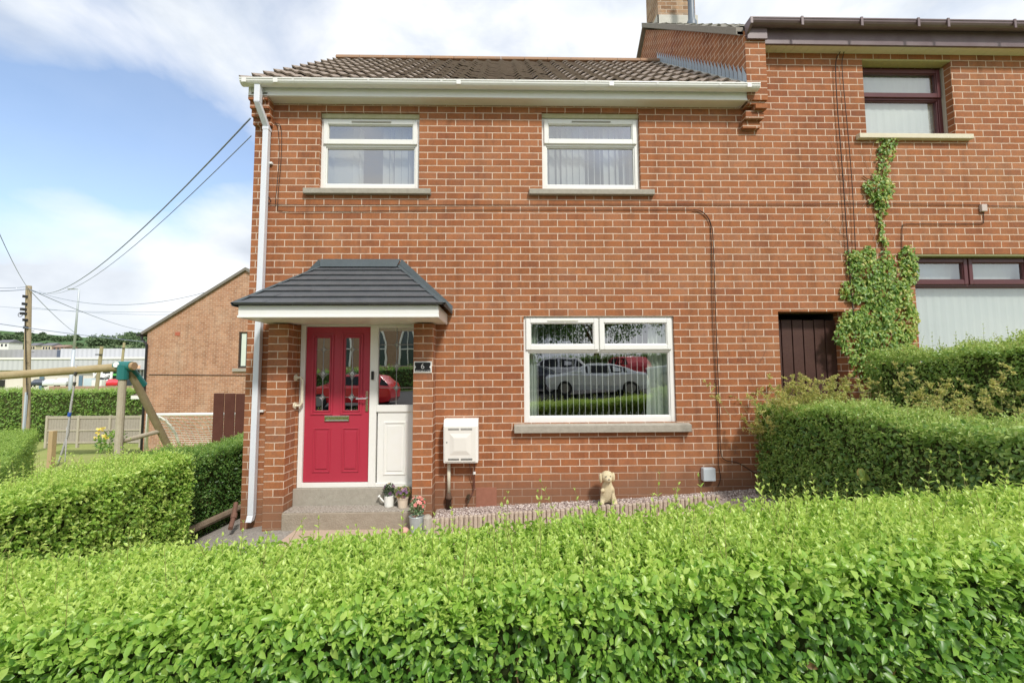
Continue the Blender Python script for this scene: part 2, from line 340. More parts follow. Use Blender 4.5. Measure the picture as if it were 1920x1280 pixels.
def lump(x, y, s=1.0):   # smooth pseudo-noise used to make hedge faces uneven
    return (np.sin(x*3.1*s+1.3)*np.cos(y*2.7*s+.4)+.6*np.sin(x*6.7*s+y*5.1*s+2.)+.4*np.sin(x*13.1*s-y*11.3*s))/2.
def hedge(name, label, x0, x1, y0, y1, z0, ztop, ma, leaf=.036, dens=1100, dens_side=None, faces='NSEWT', near=False, group=None,
          sprout=0, top_tint=.72, side_tint=.34, lumpa=.03, layers=1., gap=None, pairs=4, side_faces_dens=1.0, cat_='hedge'):
    """clipped hedge; ztop(x, y) gives the height of its top"""
    cx, cy = (x0+x1)/2, (y0+y1)/2
    T = thing(name, label, cat_, (cx, cy, z0), group)
    parts = []
    tops = []
    A = (x1-x0)*(y1-y0); n = int(A*dens*.55)
    if 'T' in faces:
        X = RN.uniform(x0, x1, n); Y = RN.uniform(y0, y1, n); e = np.minimum(np.minimum(X-x0, x1-X), np.minimum(Y-y0, y1-Y))
        Z = ztop(X, Y)+lump(X, Y)*lumpa-np.clip(.06-e, 0, .06)*.8-RN.uniform(0, .06, n)
        ax = np.stack([RN.normal(0, .42, n), RN.normal(0, .42, n), np.ones(n)], 1)
        Ls = leaf*RN.uniform(1.6, 3.4, n)
        parts.append(sprigs(np.stack([X, Y, Z-leaf*1.2], 1), ax, Ls, pairs, leaf, top_tint+lump(X, Y, 1.7)*.06))
    ds = dens_side or dens
    for F, (ax_, sg) in dict(N=(1, 1), S=(1, -1), E=(0, 1), W=(0, -1)).items():
        if F not in faces: continue
        wdt = (x1-x0) if ax_ == 1 else (y1-y0); zt = float(np.max(ztop(np.array([x0, x1]), np.array([y0, y1])))); hh = zt-z0
        n = int(wdt*hh*ds*2.2*layers)
        q = RN.uniform(0, wdt, n); z = z0+hh*RN.uniform(0, 1, n)
        dep = RN.uniform(-.015, .07, n)+lump(q, z)*lumpa
        if ax_ == 1: X = x0+q; Y = (y1 if sg > 0 else y0)-sg*dep
        else: Y = y0+q; X = (x1 if sg > 0 else x0)-sg*dep
        zm = ztop(X, Y); ok = z < zm+.01
        if gap is not None: ok &= ~gap(X, Y, z)
        X, Y, z = X[ok], Y[ok], z[ok]; n = len(X)
        on = np.zeros((n, 3)); on[:, ax_] = sg
        lat = RN.normal(0, .62, (n, 3)); D = on*RN.uniform(.0, .55, n)[:, None]+np.array([0, 0, -.30])+lat
        Nn = on*1.15+np.array([0, 0, .70])+RN.normal(0, .34, (n, 3))
        up = np.clip(1-(zm[ok]-z)/.22, 0, 1)
        sz = leaf*RN.uniform(.45, 1.25, n)
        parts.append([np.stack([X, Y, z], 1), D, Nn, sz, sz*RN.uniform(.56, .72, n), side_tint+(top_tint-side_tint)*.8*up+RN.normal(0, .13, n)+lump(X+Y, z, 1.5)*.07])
        # shoots that stand out of the clipped face
        n = int(wdt*hh*ds*.10); q = RN.uniform(0, wdt, n); z = z0+hh*RN.uniform(0, 1, n)
        if ax_ == 1: X = x0+q; Y = np.full(n, (y1 if sg > 0 else y0)-sg*.02)
        else: Y = y0+q; X = np.full(n, (x1 if sg > 0 else x0)-sg*.02)
        ok = z < ztop(X, Y)
        if gap is not None: ok &= ~gap(X, Y, z)
        X, Y, z = X[ok], Y[ok], z[ok]; n = len(X); on = np.zeros((n, 3)); on[:, ax_] = sg
        parts.append(sprigs(np.stack([X, Y, z], 1), on+np.array([0, 0, .7])+RN.normal(0, .4, (n, 3)), leaf*RN.uniform(1.2, 2.4, n), 3, leaf*.85, np.full(n, side_tint+.22)))
    st = M()
    if sprout:
        n = sprout; X = RN.uniform(x0, x1, n); Y = RN.uniform(y0, y1, n); Z = ztop(X, Y)+lump(X, Y)*lumpa
        ax = np.stack([RN.normal(0, .22, n), RN.normal(0, .22, n), np.ones(n)], 1); Ls = leaf*RN.uniform(2.5, 5.5, n)*np.where(RN.random(n) < .3, 1.4, 1)
        O = np.stack([X, Y, Z-.02], 1)
        parts.append(sprigs(O, ax, Ls, 5, leaf*.82, np.full(n, top_tint+.12), .85))
        ua = unit(ax)
        for i in range(n): st.tube([O[i]-ua[i]*.03, O[i]+ua[i]*Ls[i]], [.0016, .0007], 4, False)
    L_ = cat(*parts)
    leaves('foliage', ma, L_[0], L_[1], L_[2], L_[3], L_[4], L_[5], T, near=near, fold=.22, curl=.22)
    # inner mass of twigs and old leaves
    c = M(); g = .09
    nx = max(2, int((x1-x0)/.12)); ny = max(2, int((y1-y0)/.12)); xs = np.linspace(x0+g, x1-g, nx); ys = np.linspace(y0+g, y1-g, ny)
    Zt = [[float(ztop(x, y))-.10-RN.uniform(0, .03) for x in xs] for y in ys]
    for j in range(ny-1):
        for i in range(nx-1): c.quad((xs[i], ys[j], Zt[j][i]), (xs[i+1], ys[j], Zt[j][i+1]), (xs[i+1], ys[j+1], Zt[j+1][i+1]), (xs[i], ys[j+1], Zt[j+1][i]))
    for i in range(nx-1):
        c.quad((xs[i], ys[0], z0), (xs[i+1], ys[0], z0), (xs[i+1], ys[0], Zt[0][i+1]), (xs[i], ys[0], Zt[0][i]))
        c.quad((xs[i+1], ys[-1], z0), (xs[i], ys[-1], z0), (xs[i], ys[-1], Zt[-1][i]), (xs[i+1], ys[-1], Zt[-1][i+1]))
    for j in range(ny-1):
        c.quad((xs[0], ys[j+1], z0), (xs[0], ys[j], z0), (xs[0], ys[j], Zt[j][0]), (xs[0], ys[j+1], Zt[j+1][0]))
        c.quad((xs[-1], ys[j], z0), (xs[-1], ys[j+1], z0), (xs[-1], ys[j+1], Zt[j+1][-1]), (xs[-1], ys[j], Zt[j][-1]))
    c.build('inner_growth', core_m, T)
    tw = M()
    for k in range(int((x1-x0+y1-y0)*(14 if leaf < .06 else 3))):
        x, y = random.uniform(x0+.04, x1-.04), random.uniform(y0+.04, y1-.04); zt = float(ztop(x, y))
        p = [(x, y, z0)]; 
        for q in range(1, 5): p.append((x+random.uniform(-.05, .05), y+random.uniform(-.05, .05), z0+(zt-z0-.04)*q/4))
        tw.tube(p, [.008, .006, .004, .003, .0015], 5, False)
    tw.build('stems', twig_m, T, kind='stuff')
    if sprout: st.build('young_shoots', mat('young_stem', (.22, .20, .07), .6), T, kind='stuff')
    return T
# ------------------------------------------------------------------ the ground
def ss(t): t = np.clip(t, 0, 1); return t*t*(3-2*t)
def ground(x, y):
    x = np.asarray(x, float); y = np.asarray(y, float)
    left = np.where(x < -2.6, .055+.055*ss((y+4)/3), .055)
    a = np.where(x < -2.6, left*np.clip(x+2.6, -19, 0), .055*np.clip(x+.8, 0, 14))
    b = -.035*np.clip(y+2, 0, 20)*ss((-x-2.2)/1.5)
    return np.maximum(a+b, -2.35)+.045*np.clip(-7-y, 0, 30)
G = lambda x, y: float(ground(x, y))
xs = np.concatenate([[-3000, -1500, -700, -300, -150, -90, -60, -45], np.arange(-34, 14, .5), [16, 20, 30, 60, 150, 600, 3000]])
ys = np.concatenate([[-600, -150, -70, -45, -35, -28], np.arange(-24, 24, .5), [26, 30, 40, 60, 90, 150, 400, 1000, 3000]])
gm = M(); XX, YY = np.meshgrid(xs, ys); ZZ = ground(XX, YY)-.03
gm.v = list(zip(XX.ravel().tolist(), YY.ravel().tolist(), ZZ.ravel().tolist())); nx = len(xs)
gm.f = [(j*nx+i, j*nx+i+1, (j+1)*nx+i+1, (j+1)*nx+i) for j in range(len(ys)-1) for i in range(nx-1)]
soil = mat('lawn_soil', (.20, .27, .07), .95, .1, nz=(.5, .5, (.38, .38, .15)), bump=.6, bscale=30)
gm.build('ground', soil, smooth=True, kind='structure')
def sheet(name, x0, x1, y0, y1, ma, lift=.004, step=.25, edge=None, **kw):
    s = M(); a = np.arange(x0, x1+step*.5, step); b = np.arange(y0, y1+step*.5, step)
    AX, BY = np.meshgrid(a, b); Z = ground(AX, BY)-.03+lift
    if edge: AX = edge(AX, BY)
    s.v = list(zip(AX.ravel().tolist(), BY.ravel().tolist(), Z.ravel().tolist())); k = len(a)
    s.f = [(j*k+i, j*k+i+1, (j+1)*k+i+1, (j+1)*k+i) for j in range(len(b)-1) for i in range(k-1)]
    return s.build(name, ma, None, smooth=True, kind='structure')
pathm = mat('path_concrete', (.42, .31, .235), .9, .2, nz=(5, .7, (.56, .44, .35)), bump=.4, bscale=60)
sidem = mat('side_path_gravel_tarmac', (.22, .20, .18), .95, .2, nz=(38, .35, (.42, .385, .35)), bump=.9, bscale=45)
road_m = mat('asphalt', (.055, .055, .057), .9, .25, nz=(25, .5, (.085, .085, .085)), bump=.5, bscale=90)
sheet('garden_path', -2.25, 3.0, -3.1, .0, pathm, .022)
sheet('side_path', -3.5, -2.25, -3.1, 6.0, sidem, .02)
sheet('pavement', -20, 13.5, -7.0, -3.7, mat('pavement_tarmac', (.12, .12, .12), .9, .2, nz=(20, .5, (.17, .165, .16)), bump=.4), .018, 1.0)
sheet('grass_verge', -20, 13.5, -12.8, -9.5, soil, .016, 1.0)
sheet('road', -20, 13.5, -22.5, -7.3, road_m, .012, 1.0)
# ------------------------------------------------------------------ walls with openings
def panel(s, x0, x1, z0, z1, y, holes, depth=.1, top=None):
    gx = sorted({x0, x1, *[h[0] for h in holes], *[h[1] for h in holes]}); gz = sorted({z0, z1, *[h[2] for h in holes], *[h[3] for h in holes]})
    gx = [a for a in gx if x0 <= a <= x1]; gz = [a for a in gz if z0 <= a <= z1]
    for i in range(len(gx)-1):
        for j in range(len(gz)-1):
            cx, cz = (gx[i]+gx[i+1])/2, (gz[j]+gz[j+1])/2
            if any(h[0] < cx < h[1] and h[2] < cz < h[3] for h in holes): continue
            s.quad((gx[i], y, gz[j]), (gx[i+1], y, gz[j]), (gx[i+1], y, gz[j+1]), (gx[i], y, gz[j+1]))
    for a, b, c, d in holes:
        c2 = max(c, z0)
        s.quad((a, y, c2), (a, y, d), (a, y+depth, d), (a, y+depth, c2)); s.quad((b, y, d), (b, y, c2), (b, y+depth, c2), (b, y+depth, d))
        s.quad((a, y, d), (b, y, d), (b, y+depth, d), (a, y+depth, d)); s.quad((b, y, c2), (a, y, c2), (a, y+depth, c2), (b, y+depth, c2))
def ring(s, x0, x1, z0, z1, w, y0, y1, wb=None, wt=None):
    wb = wb or w; wt = wt or w
    s.box(x0, x0+w, y0, y1, z0, z1); s.box(x1-w, x1, y0, y1, z0, z1); s.box(x0+w, x1-w, y0+.0015, y1, z1-wt, z1); s.box(x0+w, x1-w, y0+.0015, y1, z0, z0+wb)
def window(par, x0, x1, z0, z1, yf, tz, n, fm, gl, fw=.055, vent=True, label=None, sash=.05):
    s = M(); ring(s, x0, x1, z0, z1, fw, yf, yf+.07, wb=.065)
    s.box(x0+fw, x1-fw, yf+.001, yf+.07, tz-.022, tz+.022)
    W_ = (x1-x0)/n
    for k in range(1, n): s.box(x0+k*W_-.02, x0+k*W_+.02, yf+.002, yf+.07, tz+.022, z1-fw)
    ring(s, x0+fw, x1-fw, z0+.065, tz-.022, .014, yf+.012, yf+.06)
    w_ = s.build('window', fm, par, bevel=.004, label=label)
    for k in range(n):
        a, b = x0+k*W_+(.030 if k == 0 else .008), x0+(k+1)*W_-(.030 if k == n-1 else .008); c, d = tz+.004, z1-.028
        q = M(); ring(q, a, b, c, d, sash, yf-.022, yf+.03, wb=sash+.008, wt=sash); ring(q, a+sash, b-sash, c+sash+.008, d-sash, .010, yf-.012, yf+.028)
        so_ = q.build('top_light', fm, w_, bevel=.005)
        M().quad((a+sash, yf+.008, c+sash), (b-sash, yf+.008, c+sash), (b-sash, yf+.008, d-sash), (a+sash, yf+.008, d-sash)).build('top_pane', gl, w_)
        if vent and k == 0:
            M().box(a+(b-a)*.30, a+(b-a)*.72, yf-.031, yf-.0225, d-.030, d-.018).build('trickle_vent', mat('vent_grey', (.30, .29, .25), .6) if n == 1 else cream, w_)
    M().quad((x0+fw, yf+.034, z0+.06), (x1-fw, yf+.034, z0+.06), (x1-fw, yf+.034, tz-.02), (x0+fw, yf+.034, tz-.02)).build('pane', gl, w_)
    return w_
def sill(win, x0, x1, z1, h, y0, y1, ma):
    s = M(); s.prism([(x0, y0, z1-h), (x0, y0, z1-.02), (x0, y1, z1), (x0, y1, z1-h)], (x1-x0, 0, 0)); return s.build('sill', ma, win, bevel=.006)
def room(par, x0, x1, z0, z1, y, dp, ma=roomw):
    s = M(); a, b, c, d = x0-.35, x1+.35, z0-.6, z1+.25; e = y+dp
    s.quad((a, e, c), (a, e, d), (b, e, d), (b, e, c)); s.quad((a, y, c), (a, y, d), (a, e, d), (a, e, c)); s.quad((b, y, d), (b, y, c), (b, e, c), (b, e, d))
    s.quad((a, y, d), (b, y, d), (b, e, d), (a, e, d)); s.quad((b, y, c), (a, y, c), (a, e, c), (b, e, c))
    # back of the outer wall, so that daylight only comes in through the glass
    for q in ((a, x0, c, d), (x1, b, c, d), (x0, x1, c, z0), (x0, x1, z1, d)): s.quad((q[0], y, q[2]), (q[1], y, q[2]), (q[1], y, q[3]), (q[0], y, q[3]))
    s.build('room_interior', ma, par)
# ------------------------------------------------------------------ main house
HX0, HX1 = -2.985, 3.02
house = thing('brick_house', 'two storey red brick end house with a red front door and white windows', 'house', (0, 2.6, 0))
w1 = (-2.205, -1.005, 3.905, 4.800); w2 = (.497, 1.708, 3.908, 4.825); w3 = (.255, 2.062, 1.085, 2.345)
w1h = (w1[0], w1[1], w1[2], 4.86); w2h = (w2[0], w2[1], w2[2], 4.885)
door_o = (-2.372, -1.0, .20, 2.27)
wl = M(); panel(wl, HX0, HX1, -.5, 5.2, 0, [w1h, w2h, w3, door_o], .10)
RIDGE_Y, RIDGE_Z = 2.62, 7.50; EAVE_Z = 5.085
wl.quad((HX0, 5.3, -.8), (HX0, 0, -.8), (HX0, 0, EAVE_Z+.06), (HX0, 5.3, EAVE_Z+.06)); wl.tri((HX0, 5.3, EAVE_Z+.06), (HX0, 0, EAVE_Z+.06), (HX0, RIDGE_Y, RIDGE_Z-.09))
wl.quad((HX1, 5.3, -.8), (HX0, 5.3, -.8), (HX0, 5.3, 5.2), (HX1, 5.3, 5.2))
wall = wl.build('wall', brick, house)
# corbelled brick brackets under the eaves
cb = M()
for i, zz in enumerate((4.66, 4.744, 4.828, 4.912)):
    cb.box(HX0-.002*(i+1), -2.77, -.035*(i+1)-.01, .02, zz, zz+.0838)
cb.build('corbel', brick, house)
cb = M(); cb.box(-2.618, -2.398, -.225, .03, -.1, 2.235); cb.build('porch_pillar', brick_p, house, uvo=(-2.623, -.225+.0, .0), bevel=.003)
cb = M(); cb.box(-1.0, -.780, -.225, .03, -.1, 2.235); cb.build('porch_pillar', brick_p, house, uvo=(-1.005, -.225, .0), bevel=.003)
for wdw, hd in ((w1, 4.86), (w2, 4.885)):
    wn = window(house, wdw[0], wdw[1], wdw[2], wdw[3], .045, wdw[3]-.335, 1, white, glass)
    sill(wn, wdw[0]-.165, wdw[1]+.15, wdw[2]-.002, .085, -.055, .045, concrete)
    M().box(wdw[0]+.001, wdw[1]-.001, .03, .099, wdw[3]+.001, hd-.002).build('head_strip', plaster, wn)
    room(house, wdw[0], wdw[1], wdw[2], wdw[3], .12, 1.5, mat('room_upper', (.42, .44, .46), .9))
    bl = M(); X0, X1 = wdw[0]+.07, wdw[1]-.07
    for k in range(15):
        u = k/14
        if .36 < u < .62 and wdw is w1: continue
        x = X0+(X1-X0)*u+random.uniform(-.006, .006); t = random.choice((.15, .4, .9, 1.2)); c, s_ = math.cos(t)*.040, math.sin(t)*.040
        bl.quad((x-c, .20-s_, wdw[2]+.08), (x+c, .20+s_, wdw[2]+.08), (x+c, .20+s_, wdw[3]-.05), (x-c, .20-s_, wdw[3]-.05))
    bl.build('vertical_blind', blind_m, wn)
wn = window(house, *w3, .03, w3[3]-.405, 2, white, glass, sash=.052)
sill(wn, .135, 2.205, 1.083, .105, -.075, .03, concrete)
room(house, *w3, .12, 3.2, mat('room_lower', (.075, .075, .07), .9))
bl = M()
for k in range(19):
    x = .43+k*.0715; sa = .10+.012*k; bl.prism([(x-.0035, .125, 1.16), (x+.0035, .125, 1.16), (x+.0035+.08*math.sin(sa), .135+.08*math.cos(sa), 1.16), (x-.0035+.08*math.sin(sa), .135+.08*math.cos(sa), 1.16)], (0, 0, 1.14))
    bl.tri((x-.012, .20, 1.165), (x+.012, .20, 1.165), (x, .20, 1.20))
bl.build('vertical_blind', blind_m, wn)
for (a, b, ft) in ((.30, .42, .012), (1.80, 2.01, .02)):
    cu = M(); nn = 14
    for k in range(nn):
        xa, xb = a+(b-a)*k/nn, a+(b-a)*(k+1)/nn; ya, yb = .15+ft*math.sin(k*1.7), .15+ft*math.sin((k+1)*1.7)
        xo = -.05 if a > 1 and k == 0 else 0
        cu.quad((xa+xo, ya, 1.15), (xb, yb, 1.15), (xb, yb, 2.31), (xa, ya, 2.31))
    cu.build('curtain', mat('pale_curtain', (.62, .68, .60), .9), wn)
# front door, side light and step
dfm = M(); X0, X1, Z0, Z1 = -2.368, -1.002, .368, 2.268
dx0, dx1, dz0, dz1 = -2.312, -1.560, .425, 2.225
dfm.box(X0, dx0-.004, .012, .09, Z0, Z1); dfm.box(dx1+.004, -1.475, .012, .09, Z0, Z1); dfm.box(dx0-.004, dx1+.004, .0135, .09, dz1+.004, Z1); dfm.box(dx0-.004, dx1+.004, .010, .09, Z0, dz0-.004)
dfm.box(-1.475, X1, .0135, .09, 1.225, 1.305); dfm.box(-1.475, X1, .0135, .09, 2.215, Z1); dfm.box(-1.475, X1, .0145, .09, Z0, .41); dfm.box(-1.475, -1.462, .014, .09, 1.305, 2.215)
dframe = dfm.build('door_frame', white, house, bevel=.004)
pn = M(); pn.box(-1.460, X1, .03, .06, .41, 1.225); ring(pn, -1.385, -1.13, .50, 1.11, .018, .020, .04)
pn.prism([(-1.345, .030, .545), (-1.17, .030, .545), (-1.17, .030, 1.065), (-1.345, .030, 1.065)], (0, -.006, 0)); pn.build('side_panel', white, dframe, bevel=.004)
M().quad((-1.462, .04, 1.305), (X1, .04, 1.305), (X1, .04, 2.215), (-1.462, .04, 2.215)).build('side_light', glass_d, dframe)
dr = M()
gz0, gz1 = 1.245, 2.095; gl_x = [(-2.195, -2.035), (-1.853, -1.693)]
hol = [(a, b, gz0, gz1) for a, b in gl_x]
panel(dr, dx0, dx1, dz0, dz1, .040, hol, .03)
dr.quad((dx0, .04, dz0), (dx0, .04, dz1), (dx0, .08, dz1), (dx0, .08, dz0)); dr.quad((dx1, .04, dz1), (dx1, .04, dz0), (dx1, .08, dz0), (dx1, .08, dz1))
for a, b in gl_x:
    ring(dr, a-.045, b+.045, gz0-.05, gz1+.045, .022, .028, .0405); ring(dr, a-.016, b+.016, gz0-.016, gz1+.016, .016, .031, .0405)
for a, b in ((-2.205, -2.005), (-1.872, -1.672)):
    ring(dr, a, b, .535, 1.045, .016, .030, .0405); dr.prism([(a+.035, .040, .575), (b-.035, .040, .575), (b-.035, .040, 1.005), (a+.035, .040, 1.005)], (0, -.009, 0))
door = dr.build('front_door', redm, house, bevel=.004)
def leadwork(par, x0, x1, z0, z1, y, rows, curve=True):
    s = M(); xm = (x0+x1)/2; r = .0045
    s.tube([(xm, y, z0), (xm, y, z1)], r, 6)
    for k, (t, sz) in enumerate(rows):
        z = z0+(z1-z0)*t
        s.tube([(x0, y, z), (x1, y, z)], r*.8, 6)
        for sx in (-1, 1):
            for sz_ in (-1, 1):
                pts = []
                for q in range(7):
                    u = q/6; pts.append((xm+sx*sz*.75*(1-u)**1.7, y-.002, z+sz_*sz*(u**1.7)))
                s.tube(pts, r, 5)
        h = sz*.42
        g = M(); g.v += [(xm, y-.003, z-h), (xm+h*.8, y-.003, z), (xm, y-.003, z+h), (xm-h*.8, y-.003, z), (xm, y-.012, z)]
        b = len(g.v)-5; g.f += [(b, b+1, b+4), (b+1, b+2, b+4), (b+2, b+3, b+4), (b+3, b, b+4)]; g.build('bevel_gem', mat('cut_glass', (.38, .40, .39), .08, .8), par)
    s.build('leading', mat('lead_came', (.30, .30, .31), .35, .5, .6), par)
for a, b in gl_x:
    M().quad((a, .05, gz0), (b, .05, gz0), (b, .05, gz1), (a, .05, gz1)).build('glass_panel', glass_d, door); leadwork(door, a, b, gz0, gz1, .048, [(.18, .06), (.50, .085), (.84, .05)])
leadwork(dframe, -1.46, -1.04, 1.305, 2.215, .038, [(.22, .06), (.50, .075), (.78, .06)])
lp = M(); ring(lp, -2.075, -1.79, 1.122, 1.185, .012, .022, .0405); lp.box(-2.065, -1.80, .027, .0405, 1.132, 1.175); lp.build('letterbox', chrome, door, bevel=.003)
hd = M(); hd.box(-1.603, -1.573, .026, .0405, 1.235, 1.47); hd.tube([(-1.588, .03, 1.385), (-1.588, -.015, 1.385), (-1.60, -.022, 1.385), (-1.70, -.022, 1.383)], .008, 8); hd.build('door_handle', chrome, door)
M().box(-2.30, -1.57, .04, .06, .405, .4235).build('weatherbar', rubber, door)
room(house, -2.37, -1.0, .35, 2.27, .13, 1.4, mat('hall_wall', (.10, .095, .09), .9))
gr = M(); xg = -2.397
gr.tube([(xg+.004, -.035, 1.63), (xg+.065, -.04, 1.63), (xg+.085, -.04, 1.60), (xg+.085, -.04, 1.34), (xg+.065, -.04, 1.31), (xg+.004, -.035, 1.31)], .016, 10)
for zz in (1.63, 1.31): gr.tube([(xg-.002, -.035, zz), (xg+.012, -.035, zz)], .038, 16)
tagp(gr.build('grab_rail', mat('cream_plastic', (.74, .70, .55), .45), smooth=False), 'curved cream grab rail fixed to the brick beside the red door', 'grab rail')
M().box(-1.535, -1.505, -.010, .0115, 1.60, 1.70).build('doorbell', black, dframe, bevel=.005)
# steps
st = M(); st.box(-2.396, -1.002, -.02, .14, -.05, .366); st.build('threshold', concrete, house, bevel=.006)
stm = mat('washed_aggregate', (.20, .17, .145), .9, .2, nz=(55, .3, (.52, .48, .42)), bump=1.0, bscale=70)
st = M(); st.box(-2.396, -.998, -.262, -.021, -.06, .172); ds_ = st.build('doorstep', mat('step_concrete', (.27, .225, .175), .9, .2, nz=(14, .7, (.38, .33, .265)), bump=.7, bscale=60), house, bevel=.012)
st = M(); st.box(-2.386, -1.006, -.252, -.022, .1725, .180); st.build('step_tread', stm, ds_, bevel=.003)
# canopy over the door
cn = M(); cz0, cz1 = 2.245, 2.372; cy = -.70; cx0, cx1 = -2.672, -.650
canopy = None
cn.box(cx0, cx1, cy, cy+.02, cz0, cz1); cn.box(cx0, cx0+.02, cy+.02, -.002, cz0, cz1); cn.box(cx1-.02, cx1, cy+.02, -.002, cz0, cz1)
cn.box(cx0-.006, cx1+.006, cy-.008, cy-.0005, cz0, cz0+.022)
canopy = cn.build('canopy_fascia', white, house, bevel=.004)
cs = M()
for k in range(20):
    a = cx0+.02+(cx1-cx0-.04)*k/20; cs.box(a+.0015, a+(cx1-cx0-.04)/20-.0015, cy+.02, -.002, cz0+.004, cz0+.012)
cs.build('canopy_soffit', cream, canopy)
ex0, ex1, ey, ez = cx0-.020, cx1+.050, cy-.045, 2.375; tx0, tx1, tz_ = -2.11, -1.262, 2.945
nC = 7
def cpt(side, t):     # along the hips, t 0 at the eave, 1 at the wall
    xe = ex0 if side < 0 else ex1; xt = tx0 if side < 0 else tx1
    return Vector((xe+(xt-xe)*t, ey*(1-t), ez+(tz_-ez)*t))
rf = M(); th = .022
for k in range(nC):
    t0, t1 = k/nC, (k+1)/nC
    nseg = 7
    a0, b0, a1, b1 = cpt(-1, t0), cpt(1, t0), cpt(-1, t1), cpt(1, t1)
    nrm = (b0-a0).cross(a1-a0).normalized()
    for q in range(nseg):
        u0, u1 = q/nseg, (q+1)/nseg; jt = random.uniform(-.002, .002)
        p0, p1, p2, p3 = a0.lerp(b0, u0), a0.lerp(b0, u1), a1.lerp(b1, u1), a1.lerp(b1, u0)
        rf.quad(p0+nrm*(th+jt), p1+nrm*(th+jt), p2+nrm*.002, p3+nrm*.002); rf.quad(p0-nrm*.004, p1-nrm*.004, p1+nrm*(th+jt), p0+nrm*(th+jt))
    for side in (-1, 1):
        w0 = Vector((ex0 if side < 0 else ex1, 0, ez)); 
        # side hips: from the hip line back to the wall
        h0, h1 = cpt(side, t0), cpt(side, t1); g0, g1 = Vector((h0.x, 0, h0.z)), Vector((h1.x, 0, h1.z))
        n2 = Vector((side*.7, 0, .7)); 
        rf.quad(h0+n2*th, g0+n2*th, g1+n2*.002, h1+n2*.002); rf.quad(h0-n2*.004, g0-n2*.004, g0+n2*th, h0+n2*th)
rf.build('canopy_slates', slate, canopy)
fl = M()
fl.quad((tx0-.05, -.012, 3.03), (tx1+.05, -.012, 3.03), (tx1+.02, -.075, 2.925), (tx0-.02, -.075, 2.925))
fl.quad((tx0-.05, -.012, 3.03), (tx0-.05, -.001, 3.035), (tx1+.05, -.001, 3.035), (tx1+.05, -.012, 3.03))
for side in (-1, 1):
    xa, xb = (tx0, ex0) if side < 0 else (tx1, ex1); n3 = Vector((side*.02, 0, .024)); h0, h1 = cpt(side, -.015), cpt(side, 1)
    i0, i1 = h0-Vector((side*.055, 0, 0)), h1-Vector((side*.035, 0, 0))
    o0, o1 = Vector((xb+side*.012, -.012, 2.44)), Vector((xa+side*.06, -.012, 3.03))
    fl.quad(i0+n3, h0+n3, h1+n3, i1+n3); fl.quad(h0+n3, Vector((xb+side*.010, -.014, 2.405)), Vector((xa+side*.04, -.014, 2.97)), h1+n3)
    fl.quad(h0+n3, h0-Vector((0, 0, .012)), Vector((xb+side*.012, -.012, 2.37)), Vector((xb+side*.010, -.014, 2.405)))
    fl.quad(Vector((xb+side*.010, -.014, 2.395)), Vector((xb+side*.012, -.004, 2.47)), Vector((xa+side*.065, -.004, 3.035)), Vector((xa+side*.03, -.014, 2.96)))
fl.build('canopy_flashing', leadd, canopy)
# eaves, gutter and downpipe
es = M(); es.box(HX0+.03, HX1-.03, -.150, -.128, 4.955, 5.095); es.box(HX0+.03, HX1-.03, -.158, -.1505, 4.955, 4.975)
es.box(HX0-.005, HX0+.03, -.156, .0, 4.957, 5.09); es.box(HX1-.03, HX1-.002, -.156, .0, 4.957, 5.09)
es.build('fascia', white, house, bevel=.003)
M().box(HX0+.215, HX1-.012, -.1285, -.001, 4.957, 4.965).build('soffit', cream, house)
def gutter(par, x0, x1, yb, zt, r, ma, dx=0.0):
    s = M(); prof = []
    for k in range(9): t = math.pi*k/8; prof.append((yb-r+r*math.cos(t), zt-r*1.05*math.sin(t)**.8))
    inn = [(yb-r+(p[0]-(yb-r))*.92, p[1]+.004) for p in prof]
    for k in range(8):
        a, b = prof[k], prof[k+1]; s.quad((x0, a[0], a[1]), (x1, a[0], a[1]+dx), (x1, b[0], b[1]+dx), (x0, b[0], b[1]))
        a, b = inn[k], inn[k+1]; s.quad((x1, a[0], a[1]+dx), (x0, a[0], a[1]), (x0, b[0], b[1]), (x1, b[0], b[1]+dx))
    s.box(x0, x1, yb-2*r-.004, yb-2*r+.006, zt-.006, zt+.008) if dx == 0 else s.prism([(x0, yb-2*r-.004, zt-.006), (x0, yb-2*r+.006, zt-.006), (x0, yb-2*r+.006, zt+.008), (x0, yb-2*r-.004, zt+.008)], (x1-x0, 0, dx))
    for x, z_ in ((x0, zt), (x1, zt+dx)):
        n = len(s.v); s.v += [(x, p[0], p[1]-zt+z_) for p in prof]; s.f.append(tuple(range(n, n+9)))
        s.tube([(x-.012, p[0], p[1]-zt+z_-.0) for p in prof[:1]]+[(x+.012, p[0], p[1]-zt+z_) for p in prof[:1]], .001, 4)
    return s
gt = gutter(house, -3.035, 3.085, -.150, 5.095, .058, white)
gut = gt.build('gutter', white, house, smooth=False)
for x in (-2.42, -1.55, -.70, .15, 1.0, 1.85, 2.6):
    gb = M()
    for k in range(8):
        t0, t1 = math.pi*k/8, math.pi*(k+1)/8; r = .062; c = -.150-.058
        gb.quad((x-.012, c+r*math.cos(t0), 5.096-r*1.06*math.sin(t0)**.8), (x+.012, c+r*math.cos(t0), 5.096-r*1.06*math.sin(t0)**.8), (x+.012, c+r*math.cos(t1), 5.096-r*1.06*math.sin(t1)**.8), (x-.012, c+r*math.cos(t1), 5.096-r*1.06*math.sin(t1)**.8))
    gb.build('gutter_bracket', white, gut)
for x in (-2.98, -2.62, -.5, 1.3, 2.95): M().box(x-.025, x+.025, -.2705, -.262, 5.045, 5.0995).build('gutter_joint', white, gut)
